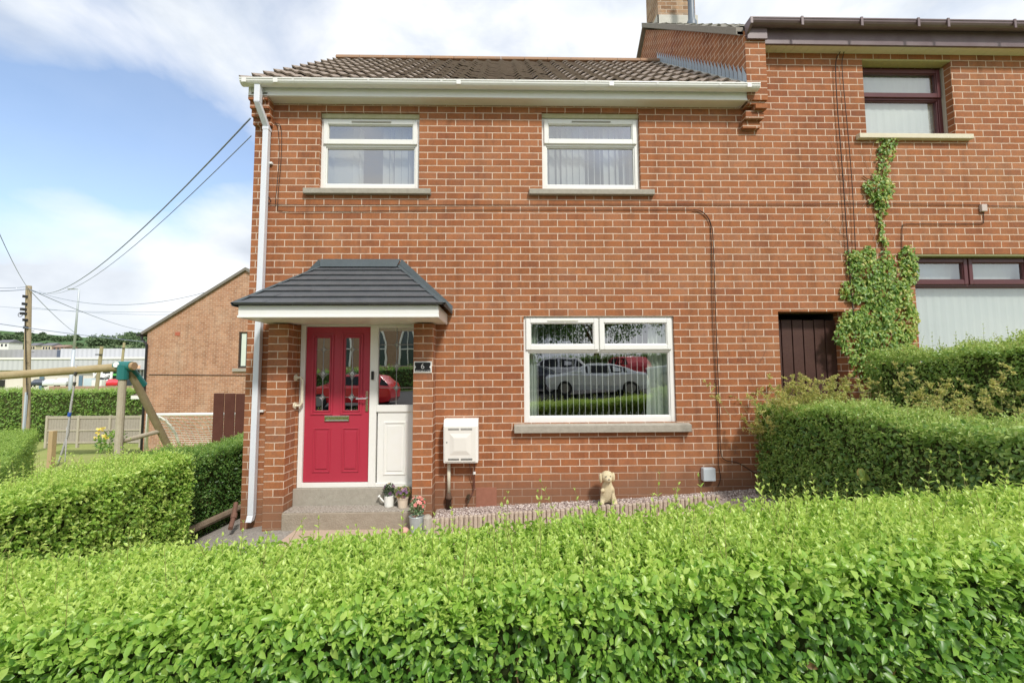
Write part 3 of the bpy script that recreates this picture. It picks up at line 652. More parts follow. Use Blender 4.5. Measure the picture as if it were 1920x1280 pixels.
def sqtube(s, pts, w):
    for i in range(len(pts)-1):
        a, b = Vector(pts[i]), Vector(pts[i+1]); h = w/2
        s.prism([(a.x-h, a.y-h, a.z), (a.x+h, a.y-h, a.z), (a.x+h, a.y+h, a.z), (a.x-h, a.y+h, a.z)], b-a)
dp = M(); sqtube(dp, [(-2.845, -.205, 5.05), (-2.845, -.205, 4.83), (-2.815, -.055, 4.62), (-2.83, -.052, .10), (-2.83, -.085, .03)], .066)
for zz in (4.60, 2.62): xc = -2.815-.0033*(4.6-zz); dp.box(xc-.038, xc+.038, -.092, -.014, zz-.02, zz+.02)
dpo = dp.build('downpipe', pipe_m, house, bevel=.006)
for zz in (4.20, 2.62, 1.25): M().box(-2.80, -2.755, -.03, -.001, zz-.012, zz+.012).build('pipe_clip', white, dpo)
# roof of pantile courses
def tiled_roof(name, par, x0, x1, y0, z0, y1, z1, ma, ncourse=11, period=.30, lh=.050):
    s = M(); dy, dz = (y1-y0)/ncourse, (z1-z0)/ncourse; nx = int((x1-x0)/period*10)
    sl = Vector((0, dy, dz)).normalized(); nr = Vector((0, -sl.z, sl.y))
    for c in range(ncourse):
        jit = RN.normal(0, .003, int((x1-x0)/period)+3)
        base = len(s.v)
        for i in range(nx+1):
            x = x0+(x1-x0)*i/nx; ph = (x-x0)/period+(.0 if c % 2 else .0); f = ph % 1; j = jit[int(ph)]
            hgt = .015*math.cos(2*math.pi*f)+.008*math.cos(4*math.pi*f+.6)+j
            p = Vector((x, y0+dy*c, z0+dz*c)); q = p+sl*(math.hypot(dy, dz)+.03)
            lip = p+nr*(lh+hgt); up = q+nr*(.012+hgt*.95)
            s.v += [tuple(lip-nr*.022), tuple(lip), tuple(up)]
        for i in range(nx):
            a = base+i*3; b = a+3; s.f.append((a, b, b+1, a+1)); s.f.append((a+1, b+1, b+2, a+2))
        s.quad((x0, y0+dy*c, z0+dz*c), Vector(s.v[base]), Vector(s.v[base+1]), Vector(s.v[base+2]))
        s.quad(Vector((x0, y0+dy*c, z0+dz*c)), Vector((x0, y0+dy*(c+1), z0+dz*(c+1))), Vector(s.v[base+2]), Vector(s.v[base+1]))
    s.quad((x0, y0, z0), (x1, y0, z0), (x1, y1, z1), (x0, y1, z1))
    s.quad((x0, y1, z1), (x1, y1, z1), (x1, 2*y1-y0, z0), (x0, 2*y1-y0, z0))
    return s.build(name, ma, par)
roof = tiled_roof('roof', house, HX0-.06, HX1-.02, -.215, 5.075, RIDGE_Y, RIDGE_Z, tile, 12, .235)
rg = M()
for k in range(14):
    a = HX0-.07+k*.436; b = a+.43; pts = []
    for q in range(9): t = math.pi*q/8; pts.append((a, RIDGE_Y-.12*math.cos(t), RIDGE_Z-.015+.105*math.sin(t)))
    rg.prism(pts, (b-a, 0, 0))
rg.build('ridge_tiles', ridge_m, roof)
# ------------------------------------------------------------------ neighbour's taller house
nb = thing('brick_house', 'taller red brick neighbour house with brown windows and brown gutter', 'house', (6, 3, 0))
gate_o = (3.335, 4.165, -.2, 2.395); u1 = (4.575, 5.720, 4.635, 5.605); l1 = (5.055, 7.40, 1.55, 3.105)
NX1 = 8.6
wl = M(); panel(wl, HX1, NX1, -.3, 5.78, 0, [gate_o, u1, l1], .19)
NRY, NRZ = 3.22, 8.80; NEY, NEZ = -.125, 5.86
SX = 2.985
wl.v += [(SX, -.16, 4.95), (SX, 5.9, 4.95), (SX, 6.6, 5.9), (SX, NRY, NRZ-.10), (SX, -.16, NEZ-.02)]; n = len(wl.v)-5; wl.f.append(tuple(range(n, n+5)))
wl.quad((SX, -.16, 4.96), (3.235, -.16, 4.96), (3.235, -.16, 5.83), (SX, -.16, 5.83)); wl.quad((3.235, -.16, 4.96), (3.235, 0, 4.96), (3.235, 0, 5.83), (3.235, -.16, 5.83)); wl.quad((SX, -.16, 4.96), (SX, 0, 4.96), (3.235, 0, 4.96), (3.235, -.16, 4.96))
wl.build('wall', brick_n, nb)
cb = M()
for i, (zz, xa, xb, hh) in enumerate(((4.665, SX-.012, 3.19, .062), (4.765, SX+.004, 3.215, .062), (4.865, 3.09, 3.235, .055))):
    cb.box(xa, xb, -.045*(i+1)-.012, .02, zz, zz+hh)
cb.box(SX+.01, 3.18, -.045, .02, 4.727, 4.765); cb.box(SX+.015, 3.20, -.09, .02, 4.827, 4.865); cb.box(SX+.02, 3.21, -.135, .02, 4.92, 4.962)
cb.build('corbel', brick_n, nb)
nroof = M(); 
for (ya, za, yb, zb, sg) in ((NEY, NEZ, NRY, NRZ, 1), (6.65, NEZ, NRY, NRZ, -1)):
    nroof.prism([(SX-.07, ya, za), (SX-.07, yb, zb), (SX-.07, yb, zb-.05), (SX-.07, ya, za-.05)], (NX1-SX+.1, 0, 0))
nroof.prism([(SX-.085, NEY, NEZ+.055), (SX-.085, NRY, NRZ+.055), (SX-.085, NRY, NRZ-.04), (SX-.085, NEY, NEZ-.04)], (.10, 0, 0))
nr_ = nroof.build('roof_slab', mat('mortar_verge', (.34, .31, .27), .9, .2, nz=(20, .7, (.24, .22, .19)), bump=.6), nb)
tiled_roof('roof_tiles', nb, SX+.01, NX1, NEY, NEZ+.002, NRY, NRZ+.002, mat('weathered_tile', (.20, .185, .16), .9, .2, nz=(10, .8, (.33, .32, .27)), bump=.7), 12, lh=.030)
# step flashing where the lower roof meets this wall, and the apron on the tiles
fs = M(); nT = 30; slp = (RIDGE_Z-5.075)/(RIDGE_Y+.215)
for k in range(nT):
    y0 = -.17+k*.094; y1 = y0+.088; z0 = 5.12+(y0+.17)*slp; z1 = 5.12+(y1+.17)*slp; hgt = .20
    fs.v += [(SX-.006-.0008*(k % 3), y0, z0-.04), (SX-.006, y1, z1-.04), (SX-.006, y1, z0+hgt+.13), (SX-.008, y0, z0+hgt*.75)]; n = len(fs.v)-4; fs.f.append((n, n+1, n+2, n+3))
fs.build('step_flashing', lead, nb)
ap = M()
for k in range(20):
    y0 = -.15+k*.14; y1 = y0+.14; z0 = 5.165+(y0+.15)*slp; z1 = z0+.14*slp; wa = .24+.05*math.sin(k*1.3); wb = .24+.05*math.sin((k+1)*1.3)
    ap.quad((SX-wa, y0, z0-.015), (SX, y0, z0+.03), (SX, y1, z1+.03), (SX-wb, y1, z1-.015))
ap.build('lead_apron', mat('pale_lead', (.42, .43, .40), .7, .3, nz=(6, .8, (.55, .54, .48)), bump=.3), nb, smooth=True)
# chimney and flue
ch = M(); ch.box(3.20, 3.97, 3.10, 3.75, 8.0, 10.4); chim = ch.build('chimney', brick_ch, nb)
c2 = M(); c2.box(3.17, 4.0, 3.06, 3.099, 8.58, 8.90); c2.box(3.165, 3.199, 3.06, 3.6, 8.70, 8.90); c2.build('chimney_flashing', mat('cement_fillet', (.62, .60, .54), .9, .2, nz=(10, .6, (.48, .46, .41))), chim)
fp = at(1297, 48, 2.70)
M().lathe([(.0, -.25), (.115, -.25), (.095, .05), (.062, .12), (.058, .55), (.058, .56), (.075, .56), (.080, .62), (.062, .64), (.062, 1.1), (0, 1.1)], (fp.x, 2.70, fp.z), 18).build('flue_pipe', mat('flue_grey', (.13, .16, .20), .45, .5), nb, smooth=True)
# eaves
gl0 = at(1395, 45, -.27); gl1 = at(1920, 62, -.27); gdz = (gl1.z-gl0.z)/(gl1.x-gl0.x)
f0 = 5.70
es = M(); es.box(3.245, NX1, -.150, -.130, f0-.02, f0+.235); es.box(3.0, 3.245, -.195, -.170, f0+.015, f0+.18); es.box(3.0, NX1, -.158, -.1505, f0-.02, f0+.03)
es.build('fascia', brown_g, nb, bevel=.003)
sf = M(); k = 0; x = 3.24
while x < NX1-.1: sf.box(x+.002, x+.098, -.1295, -.001, f0-.012, f0-.004); x += .1
sf.box(3.24, NX1, -.1295, -.001, f0-.0035, f0)
sf.build('soffit', mat('cream_soffit', (.72, .68, .50), .5, .4), nb)
gt = gutter(nb, 3.02, NX1, -.155, f0+.215, .062, brown_g); 
gt.prism([(3.02, -.155, f0+.22), (3.02, -.285, f0+.22), (3.02, -.285, f0+.14), (3.02, -.155, f0+.05)], (-.03, 0, 0))
ng = gt.build('gutter', brown_g, nb)
for x in (3.62, 4.35, 5.05, 5.42, 6.25, 7.1):
    gb = M(); gb.box(x-.014, x+.014, -.290, -.278, f0+.12, f0+.232); gb.box(x-.014, x+.014, -.278, -.16, f0+.222, f0+.232); gb.build('gutter_bracket', brown_g, ng)
# windows
wn = window(nb, u1[0]+.0, u1[1]-.0, u1[2], u1[3]-.01, .125, u1[3]-.42, 1, brown, glass_n, vent=False, fw=.06)
sill(wn, 4.435, 5.885, 4.633, .080, -.06, .12, creamsill)
M().box(u1[0]+.001, u1[1]-.001, -.004, .12, u1[3]-.008, u1[3]+.014).build('head_strip', mat('ochre_render', (.50, .44, .18), .9, nz=(20, .5, (.36, .33, .16)), bump=.5), wn)
M().box(u1[1]-.014, u1[1]-.001, .085, .124, u1[2], u1[3]-.03).build('mastic_strip', mat('mastic', (.42, .38, .32), .8), wn)
wn = window(nb, *l1[:2], l1[2], l1[3]-.005, .105, 2.74, 3, brown, glass_n, vent=False, fw=.06)
sill(wn, 4.95, 7.5, l1[2], .1, -.07, .10, creamsill)
M().box(l1[0]+.001, l1[1]-.001, .004, .10, l1[3]-.022, l1[3]-.004).build('head_strip', mat('green_lintel', (.26, .26, .13), .9), wn)
for q, par in ((u1, nb), (l1, nb)):
    room(nb, *q, .20, 1.2, mat('room_neighbour', (.5, .5, .48), .9))
    nc = M(); nn = int((q[1]-q[0])/.035)
    for k in range(nn):
        xa, xb = q[0]+.03+(q[1]-q[0]-.06)*k/nn, q[0]+.03+(q[1]-q[0]-.06)*(k+1)/nn
        nc.quad((xa, .20+.003*math.sin(k*1.9), q[2]), (xb, .20+.003*math.sin((k+1)*1.9), q[2]), (xb, .20+.003*math.sin((k+1)*1.9), q[3]), (xa, .20+.003*math.sin(k*1.9), q[3]))
    nc.build('net_curtain', mat('net_curtain', (.60, .66, .63), .9), nb, smooth=True)
# passage gate
gtg = thing('wooden_gate', 'dark brown boarded gate in the brick passage opening between the houses', 'gate', (3.75, .2, .3))
for k in range(6):
    a = 3.337+k*.139; M().box(a+.004, a+.131, .165, .185, .25, 2.315-random.uniform(0, .008)).build('board', wood_d, gtg, bevel=.004)
M().box(3.34, 4.16, .187, .22, 1.9, 2.0).build('rail', wood_d, gtg); M().box(3.34, 4.16, .187, .22, .7, .8).build('rail', wood_d, gtg)
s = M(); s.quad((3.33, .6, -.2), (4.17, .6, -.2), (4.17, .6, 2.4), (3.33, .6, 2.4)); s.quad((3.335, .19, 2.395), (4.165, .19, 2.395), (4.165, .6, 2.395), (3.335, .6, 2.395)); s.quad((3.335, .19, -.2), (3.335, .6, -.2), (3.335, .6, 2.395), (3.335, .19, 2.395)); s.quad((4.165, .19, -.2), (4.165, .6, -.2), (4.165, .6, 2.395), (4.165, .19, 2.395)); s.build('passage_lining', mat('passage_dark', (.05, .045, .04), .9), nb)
# ------------------------------------------------------------------ things on and by the front wall
mb = thing('gas_meter_box', 'white gas meter box on the brick wall to the right of the porch', 'meter box', (-.46, 0, 1.02))
bx0, bx1, bz0, bz1 = -.665, -.275, .665, 1.155
s = M(); s.prism([(bx0, 0, bz0), (bx0, -.165, bz0), (bx0, -.185, bz1-.075), (bx0, -.150, bz1), (bx0, 0, bz1)], (bx1-bx0, 0, 0)); s.build('body', white, mb, bevel=.01)
s = M(); s.prism([(bx0+.018, -.1675, bz0+.02), (bx1-.028, -.1675, bz0+.02), (bx1-.028, -.1835, bz1-.085), (bx0+.018, -.1835, bz1-.085)], (0, -.006, 0))
cx_, cz_ = (bx0+bx1)/2-.005, (bz0+bz1)/2-.03
o4 = [(bx0+.07, -.176, bz0+.09), (bx1-.08, -.176, bz0+.09), (bx1-.08, -.187, bz1-.155), (bx0+.07, -.187, bz1-.155)]; i4 = [(bx0+.12, -.190, bz0+.14), (bx1-.13, -.190, bz0+.14), (bx1-.13, -.198, bz1-.205), (bx0+.12, -.198, bz1-.205)]
for k in range(4): j = (k+1) % 4; s.quad(o4[k], o4[j], i4[j], i4[k])
s.quad(*i4); mdoor = s.build('door', mat('meter_door', (.74, .72, .67), .5, .4), mb)
s = M()
for zz in (bz0+.04, bz0+.052, bz1-.115, bz1-.103):
    yy = -.1755-(zz-bz0)/(bz1-bz0)*.018
    s.box(bx0+.055, cx_-.012, yy-.0012, yy, zz-.0025, zz+.0025); s.box(cx_+.006, bx1-.065, yy-.0012, yy, zz-.0025, zz+.0025)
s.build('vent_slots', rubber, mdoor, kind='stuff'); M().tube([(bx0+.04, -.18, cz_+.02), (bx0+.04, -.186, cz_+.02)], .007, 8).build('lock', rubber, mdoor)
s = M(); s.tube([(-.618, -.045, bz0+.003), (-.618, -.045, .31)], .021, 10); s.build('riser_pipe', mat('cream_pipe', (.66, .62, .50), .5), mb, smooth=True)
s = M(); s.lathe([(.0, .0), (.03, .0), (.032, .10), (.04, .10), (.04, .13), (.028, .14), (.028, .17), (0, .17)], (-.618, -.045, .14), 12); s.build('pipe_boot', mat('rusty_cast', (.07, .045, .035), .8, nz=(30, .6, (.13, .07, .04))), mb, smooth=True)
cop = mat('dark_copper', (.13, .05, .035), .5)
s = M(); s.tube([(-.325, -.05, bz0), (-.325, -.04, .50), (-.325, -.035, .36), (-.345, -.035, .30), (-.385, -.05, .245)], .007, 8)
s.tube([(-.385, -.06, bz0), (-.36, -.045, .5), (-.335, -.04, .42), (-.335, -.035, .36)], .005, 6); s.build('copper_pipe', cop, mb)
s = M(); s.tube([(-.325, -.055, .52), (-.325, -.055, .545)], .017, 8); s.build('pipe_clip', white, mb)
s = M(); s.tube([(-.392, -.005, .26), (-.392, -.05, .26)], .024, 12); s.tube([(-.392, -.05, .26), (-.392, -.065, .26)], .014, 8); s.tube([(-.38, -.05, .245), (-.40, -.06, .20)], .012, 8); s.build('valve', mat('dull_brass', (.10, .07, .045), .5, .5, .6), mb)
tagp(M().box(-.31, -.07, -.008, -.0005, .10, .355).build('patch_panel', mat('red_render_patch', (.27, .115, .075), .8, .2, nz=(20, .5, (.34, .15, .10))), None, bevel=.003), 'square terracotta cover plate at the foot of the brick wall below the meter box', 'cover plate')
p = at(1329, 889, -.05)
tagp(M().box(p.x-.072, p.x+.072, -.075, -.001, p.z-.075, p.z+.075).build('junction_box', mat('grey_plastic', (.50, .56, .60), .5, .4), None, bevel=.01), 'small grey square junction box low on the brick wall beside the hanging cables', 'junction box')
# house number plate
pl = thing('house_number_plate', 'black and white house number 6 plate on the right porch pillar', 'house sign', (-.895, -.226, 1.745))
px0, px1, pz0, pz1 = -.992, -.792, 1.68, 1.808
M().box(px0, px1, -.236, -.2255, pz0, pz1).build('plate', white, pl, bevel=.002)
s = M(); e = .012; nt_ = .014; zc = (pz0+pz1)/2
s.prism([(px0+e, -.2365, pz0+e), (px1-e, -.2365, pz0+e), (px1-e, -.2365, zc-.02), (px1-e-nt_, -.2365, zc), (px1-e, -.2365, zc+.02), (px1-e, -.2365, pz1-e), (px0+e, -.2365, pz1-e), (px0+e, -.2365, zc+.02), (px0+e+nt_, -.2365, zc), (px0+e, -.2365, zc-.02)], (0, -.002, 0)); s.build('black_face', black, pl)
def text(body, name, par, loc, size, ma, ext=.0008, rot=(math.pi/2, 0, 0), align='CENTER', shear=0, bold=0.0, **kw):
    cu_ = bpy.data.curves.new(name, 'FONT'); cu_.body = body; cu_.size = size; cu_.extrude = ext; cu_.align_x = align; cu_.align_y = 'CENTER'; cu_.shear = shear; cu_.offset = bold
    to = bpy.data.objects.new(name, cu_); COL.objects.link(to); dg = bpy.context.evaluated_depsgraph_get(); me = bpy.data.meshes.new_from_object(to.evaluated_get(dg)); bpy.data.objects.remove(to)
    mw = Matrix.Translation(Vector(loc)) @ Matrix.Rotation(rot[2], 4, 'Z') @ Matrix.Rotation(rot[0], 4, 'X'); me.transform(mw); me.materials.clear(); me.materials.append(ma)
    return tagp(link(name, me, par), **kw)
sw = mat('sign_white', (.85, .85, .83), .5)
text('6', 'number', pl, (-.892, -.240, 1.752), .088, sw, bold=-.001)
s = M(); rr = random.Random(4); x = -.972       # the line of writing under the number is too small to read in the photo: letter-sized strokes
for k in range(14):
    if k != 9:
        s.box(x, x+.0018, -.2405, -.239, 1.697, 1.708)
        s.box(x+.0018, x+.0072, -.2405, -.239, *rr.choice([(1.697, 1.6988), (1.7062, 1.708), (1.7015, 1.7033)]))
        if rr.random() < .6: s.box(x+.0072, x+.0088, -.2405, -.239, 1.697, 1.708)
    x += .0117
s.build('small_lettering', sw, pl, kind='stuff')
# cables on the wall
def pt(px, py, Y=-.012): return at(px, py, Y)
def cable(name, label, pts, r=.0045, cat_='cable', Y=-.012, group=None, ma=None):
    P = [pt(a, b, Y) for a, b in pts]
    s = M(); Q = []
    for i in range(len(P)-1):
        for k in range(5): 
            t = k/5; a0 = P[max(i-1, 0)]; a1 = P[i]; a2 = P[i+1]; a3 = P[min(i+2, len(P)-1)]
            Q.append(.5*((2*a1)+(-a0+a2)*t+(2*a0-5*a1+4*a2-a3)*t*t+(-a0+3*a1-3*a2+a3)*t**3))
    Q.append(P[-1]); s.tube(Q, r, 5)
    return tagp(s.build(name, ma or cable_m, None, smooth=True), label, cat_, group)
cable('wall_cable', 'thin black cable running level under the upper windows across both houses', [(508, 236), (506, 290), (500, 350), (508, 375), (530, 384), (800, 384), (1200, 383), (1500, 383), (1600, 382), (1838, 384), (1845, 386), (1925, 387)], .0035)
cable('wall_cable', 'looped black cable that turns down the brick wall right of the big window', [(514, 231), (527, 240), (527, 300), (521, 380), (530, 396), (620, 397), (900, 393), (1200, 393), (1290, 393), (1315, 397), (1330, 415), (1333, 450), (1336, 600), (1345, 780), (1347, 865), (1351, 895), (1346, 912)], .0036)
cable('wall_cable', 'black cable hanging beside the drop cable and turning into the right hedge', [(1300, 393), (1318, 398), (1333, 420), (1338, 470), (1342, 600), (1349, 780), (1351, 845), (1360, 862), (1385, 868), (1420, 890)], .0045, Y=-.020)
cable('wall_cable', 'black cable looped up behind the top bend of the downpipe', [(516, 230), (522, 245), (523, 300), (516, 385)], .0035)
cable('wall_cable', 'left of the two black cables dropping from the brown gutter into the ivy', [(1589, 70), (1575, 98), (1567, 120), (1570, 200), (1578, 300), (1590, 470), (1597, 560), (1602, 600)], .0055, Y=-.03)
cable('wall_cable', 'right of the two black cables dropping from the brown gutter into the ivy', [(1589, 70), (1582, 100), (1579, 130), (1589, 240), (1598, 350), (1604, 470)], .0045, Y=-.03)
p = at(1844, 390, -.02)
tagp(M().box(p.x-.035, p.x+.035, -.035, -.001, p.z-.045, p.z+.045).build('cable_box', mat('dirty_white_plastic', (.55, .46, .42), .6), None, bevel=.005), 'small pale plastic cable box on the neighbour wall above the brown window', 'cable box')
cable('wall_cable', 'thin dark cable stepping down from the pale box to the brown window', [(1844, 398), (1844, 415), (1836, 419), (1760, 420), (1700, 420), (1692, 426), (1691, 440), (1691, 470)], .004)
# ------------------------------------------------------------------ gravel bed, log edging, ornaments
def edge_y(x): return np.interp(x, [-.75, .2, 1.2, 2.35, 2.75, 3.0], [-.37, -.32, -.27, -.18, -.42, -.55])
def bed_z(x, y=0): return np.interp(x, [-.75, .35, 1.6, 2.9], [.115, .165, .215, .30])
s = M(); xs_ = np.linspace(-.76, 3.0, 60)
for i in range(59):
    a, b = xs_[i], xs_[i+1]
    for q in range(5):
        t0, t1 = q/5, (q+1)/5; ya, yb = float(edge_y(a)), float(edge_y(b))
        s.quad((a, ya*(1-t0), float(bed_z(a))-.02*(1-t0)), (b, yb*(1-t0), float(bed_z(b))-.02*(1-t0)), (b, yb*(1-t1), float(bed_z(b))-.02*(1-t1)), (a, ya*(1-t1), float(bed_z(a))-.02*(1-t1)))
for i in range(59):
    a, b = xs_[i], xs_[i+1]; ya, yb = float(edge_y(a)), float(edge_y(b))
    if a > 2.2: s.quad((a, ya-.16, G(a, ya)-.03), (b, yb-.16, G(b, yb)-.03), (b, yb, float(bed_z(b))-.02), (a, ya, float(bed_z(a))-.02))
s.build('gravel_bed', mat('grit', (.30, .235, .20), .9, .2, nz=(60, .4, (.48, .40, .35)), bump=.8, bscale=80), None, kind='structure')
s = M(); n = 9000
ico = [(math.cos(t)*math.cos(p_), math.sin(t)*math.cos(p_), math.sin(p_)) for p_ in (-.5, .5) for t in (0, 2.1, 4.2)]
# pebbles: squashed octahedra
PX = RN.uniform(-.74, 2.95, n); YE = edge_y(PX); PY = YE*RN.uniform(.02, .97, n); PZ = bed_z(PX)-.02*PY/YE+RN.uniform(-.002, .006, n); SZ = RN.uniform(.006, .015, n)
oc = np.array([(1, 0, 0), (-1, 0, 0), (0, 1, 0), (0, -1, 0), (0, 0, .7), (0, 0, -.7)], float); of = np.array([(0, 2, 4), (2, 1, 4), (1, 3, 4), (3, 0, 4), (2, 0, 5), (1, 2, 5), (3, 1, 5), (0, 3, 5)])
ang = RN.uniform(0, 6.28, n); ca, sa = np.cos(ang)[:, None], np.sin(ang)[:, None]
V = np.empty((n, 6, 3)); J = oc[None]*RN.uniform(.6, 1.25, (n, 6, 1))*SZ[:, None, None]
V[..., 0] = J[..., 0]*ca-J[..., 1]*sa+PX[:, None]; V[..., 1] = J[..., 0]*sa+J[..., 1]*ca+PY[:, None]; V[..., 2] = J[..., 2]+PZ[:, None]
def rawmesh(name, V, F, ma, tint=None, par=None, **kw):
    me = bpy.data.meshes.new(name); V = V.reshape(-1, 3); me.vertices.add(len(V)); me.vertices.foreach_set('co', V.astype(np.float32).ravel()); F = np.asarray(F)
    me.loops.add(F.size); me.loops.foreach_set('vertex_index', F.astype(np.int32).ravel()); me.polygons.add(len(F)); me.polygons.foreach_set('loop_start', (np.arange(len(F))*F.shape[1]).astype(np.int32)); me.polygons.foreach_set('loop_total', np.full(len(F), F.shape[1], np.int32))
    if tint is not None: a = me.attributes.new('tint', 'FLOAT', 'POINT'); a.data.foreach_set('value', tint.astype(np.float32))
    me.update(calc_edges=True); me.materials.append(ma); return tagp(link(name, me, par), **kw)
peb = leaf_mat('pebble', [(0, (.15, .11, .10)), (.35, (.36, .28, .25)), (.7, (.55, .46, .42)), (1, (.74, .67, .62))], .8, 0., .2)
F = (np.arange(n)[:, None, None]*6+of[None]).reshape(-1, 3)
rawmesh('gravel', V, F, peb, np.repeat(RN.random(n), 6), None, kind='stuff', label='pinkish gravel chippings filling the bed along the wall', cat='gravel')
# half-log edging: one bought roll of edging, many logs in it
le = thing('log_edging', 'grey brown half log roll edging along the front of the gravel bed', 'edging', (.8, -.4, .1))
lw = mat('weathered_log', (.33, .255, .20), .9, .2, nz=(35, .7, (.58, .50, .41)), bump=.6, bscale=60)
x = -.74; k = 0
while x < 2.42:
    y = float(edge_y(x))-.012; z = float(bed_z(x)); hgt = .028+random.uniform(-.008, .010); r = .024+random.uniform(-.003, .003)
    s = M(); s.tube([(x, y, z-.16), (x, y, z+hgt-.012), (x, y, z+hgt)], [r, r, r*.7], 8)
    ob = s.build('log', lw, le); x += 2*r+.001; k += 1
s = M(); s.tube([(-.80, -.38, -.04), (-.80, -.38, .15), (-.80, -.38, .175)], [.05, .05, .03], 10); s.build('end_post', mat('grey_post', (.33, .30, .25), .9, nz=(20, .6, (.46, .43, .37)), bump=.6), le)
tagp(M().tube([(2.50, -.34, .16), (2.68, -.40, .20), (2.84, -.50, .22)], [.07, .08, .05], 7).build('flat_stone', mat('buff_stone', (.40, .33, .26), .9, nz=(9, .5, (.52, .44, .35)), bump=.6), None), 'flat buff stone lying at the right end of the gravel bed', 'stone')
# dog ornament (sits up, one paw raised)
dg_ = thing('dog_ornament', 'cream stone dog ornament sitting on the gravel with one paw raised', 'garden ornament', (1.185, -.16, .185))
dm = mat('cast_stone_cream', (.60, .50, .30), .85, .2, nz=(45, .6, (.74, .66, .46)), bump=1.0, bscale=110)
DX, DY, DZ = 1.185, -.16, .190
def skin_obj(name, verts, edges, radii, ma, par, sub=2):
    me = bpy.data.meshes.new(name); me.from_pydata(verts, edges, []); o = bpy.data.objects.new(name, me); COL.objects.link(o)
    md = o.modifiers.new('skin', 'SKIN'); sv_ = me.skin_vertices[0].data
    for i, r in enumerate(radii): sv_[i].radius = (r, r) if not isinstance(r, tuple) else r; sv_[i].use_root = i == 0
    md.use_smooth_shade = True; o.modifiers.new('sub', 'SUBSURF').levels = sub
    dg = bpy.context.evaluated_depsgraph_get(); me2 = bpy.data.meshes.new_from_object(o.evaluated_get(dg)); bpy.data.objects.remove(o)
    me2.materials.clear(); me2.materials.append(ma); return link(name, me2, par)
v = [(0, .02, .07), (0, .02, .13), (-.004, .0, .19), (-.008, -.012, .235), (-.012, -.025, .285), (.045, -.03, .17), (.045, -.05, .10), (.045, -.055, .03), (.048, -.075, .014), (-.05, -.02, .185), (-.075, -.05, .165), (-.082, -.07, .185), (.065, .0, .05), (.075, -.035, .02), (-.065, .0, .05), (-.08, -.04, .02), (-.075, -.06, .018), (.08, -.06, .016), (.03, .08, .03), (.09, .10, .03)]
v = [(DX+a, DY+b, DZ+c) for a, b, c in v]
ed = [(0, 1), (1, 2), (2, 3), (3, 4), (2, 5), (5, 6), (6, 7), (7, 8), (2, 9), (9, 10), (10, 11), (0, 12), (12, 13), (13, 17), (0, 14), (14, 15), (15, 16), (0, 18), (18, 19)]
skin_obj('body', v, ed, [.075, .068, .058, .050, .055, .026, .021, .020, .022, .024, .019, .021, .042, .026, .034, .022, .024, .022, .018, .012], dm, dg_)
rr = random.Random(3)
def curly(d): return 1+.035*math.sin(d.x*17+d.z*13)*math.cos(d.y*15-d.z*9)
s = M(); s.ball((DX-.014, DY-.035, DZ+.322), .068, .060, .062, 24, 16, curly); hdx = s.build('head', dm, dg_, smooth=True)
M().ball((DX-.012, DY-.088, DZ+.300), .042, .036, .032, 16, 10, curly).build('muzzle', dm, hdx, smooth=True)
for sx, dz_ in ((-1, -.006), (1, .006)):
    M().ball((DX-.014+sx*.069, DY-.03, DZ+.308+dz_), .021, .026, .052, 14, 10, curly).build('ear', dm, hdx, smooth=True)
dk = mat('painted_dark', (.07, .06, .055), .4)
for sx in (-1, 1): M().ball((DX-.014+sx*.024, DY-.091, DZ+.334), .007, .006, .0065, 10, 6).build('eye', dk, hdx, smooth=True)
M().ball((DX-.014, DY-.124, DZ+.309), .010, .007, .008, 10, 6).build('nose', mat('nose_grey', (.16, .15, .15), .4), hdx, smooth=True); M().ball((DX-.013, DY-.118, DZ+.286), .006, .005, .004, 8, 5).build('mouth', dk, hdx, smooth=True)
# plants in pots on the step
def plant(par, c, n, rx, rz, ma, fm=None, nf=0, lf=.02, up=.6):
    P = []; D = []
    c = np.array(c); a = RN.normal(0, 1, (n, 3)); a = unit(a); r = RN.uniform(.3, 1, n)**.6
    P = c+a*np.array([rx, rx, rz])*r[:, None]+np.array([0, 0, rz*.5]); D = a+np.array([0, 0, up])+RN.normal(0, .4, (n, 3)); Nn = a+np.array([0, 0, 1])+RN.normal(0, .4, (n, 3))
    leaves('leaves', ma, P, D, Nn, lf*RN.uniform(.6, 1.3, n), lf*.5*RN.uniform(.6, 1.3, n), RN.random(n), par)
    s = M()
    for k in range(12): q = P[k]; s.tube([(c[0], c[1], c[2]-rz*.3), (c[0]+(q[0]-c[0])*.5, c[1]+(q[1]-c[1])*.5, q[2]-.01), tuple(q)], .0015, 4, False)
    s.build('stems', mat('green_stem', (.08, .14, .04), .7), par, kind='stuff')
    if nf:
        a = unit(RN.normal(0, 1, (nf, 3))+np.array([0, -.4, .5])); ctr = c+a*np.array([rx, rx, rz])*1.05+np.array([0, 0, rz*.5])
        P5, D5, N5 = [], [], []
        for k in range(5):
            an = k*1.2566; e1 = unit(np.cross(a, np.array([[.3, .2, .9]]))); e2 = np.cross(a, e1); d = e1*math.cos(an)+e2*math.sin(an); P5.append(ctr); D5.append(d+a*.25); N5.append(a)
        leaves('flowers', fm, np.concatenate(P5), np.concatenate(D5), np.concatenate(N5), lf*.85, lf*.85, np.tile(RN.random(nf), 5), par, kind='stuff')
wc = thing('watering_can', 'small white watering can planter with dark foliage on the doorstep', 'watering can', (-1.285, -.06, .178)); W0 = Vector((-1.285, -.075, .178))
s = M(); s.lathe([(0, 0), (.050, 0), (.053, .006), (.055, .118), (.051, .122), (.049, .115), (.047, .09), (0, .09)], W0, 24); wb = s.build('can_body', white, wc, smooth=False)
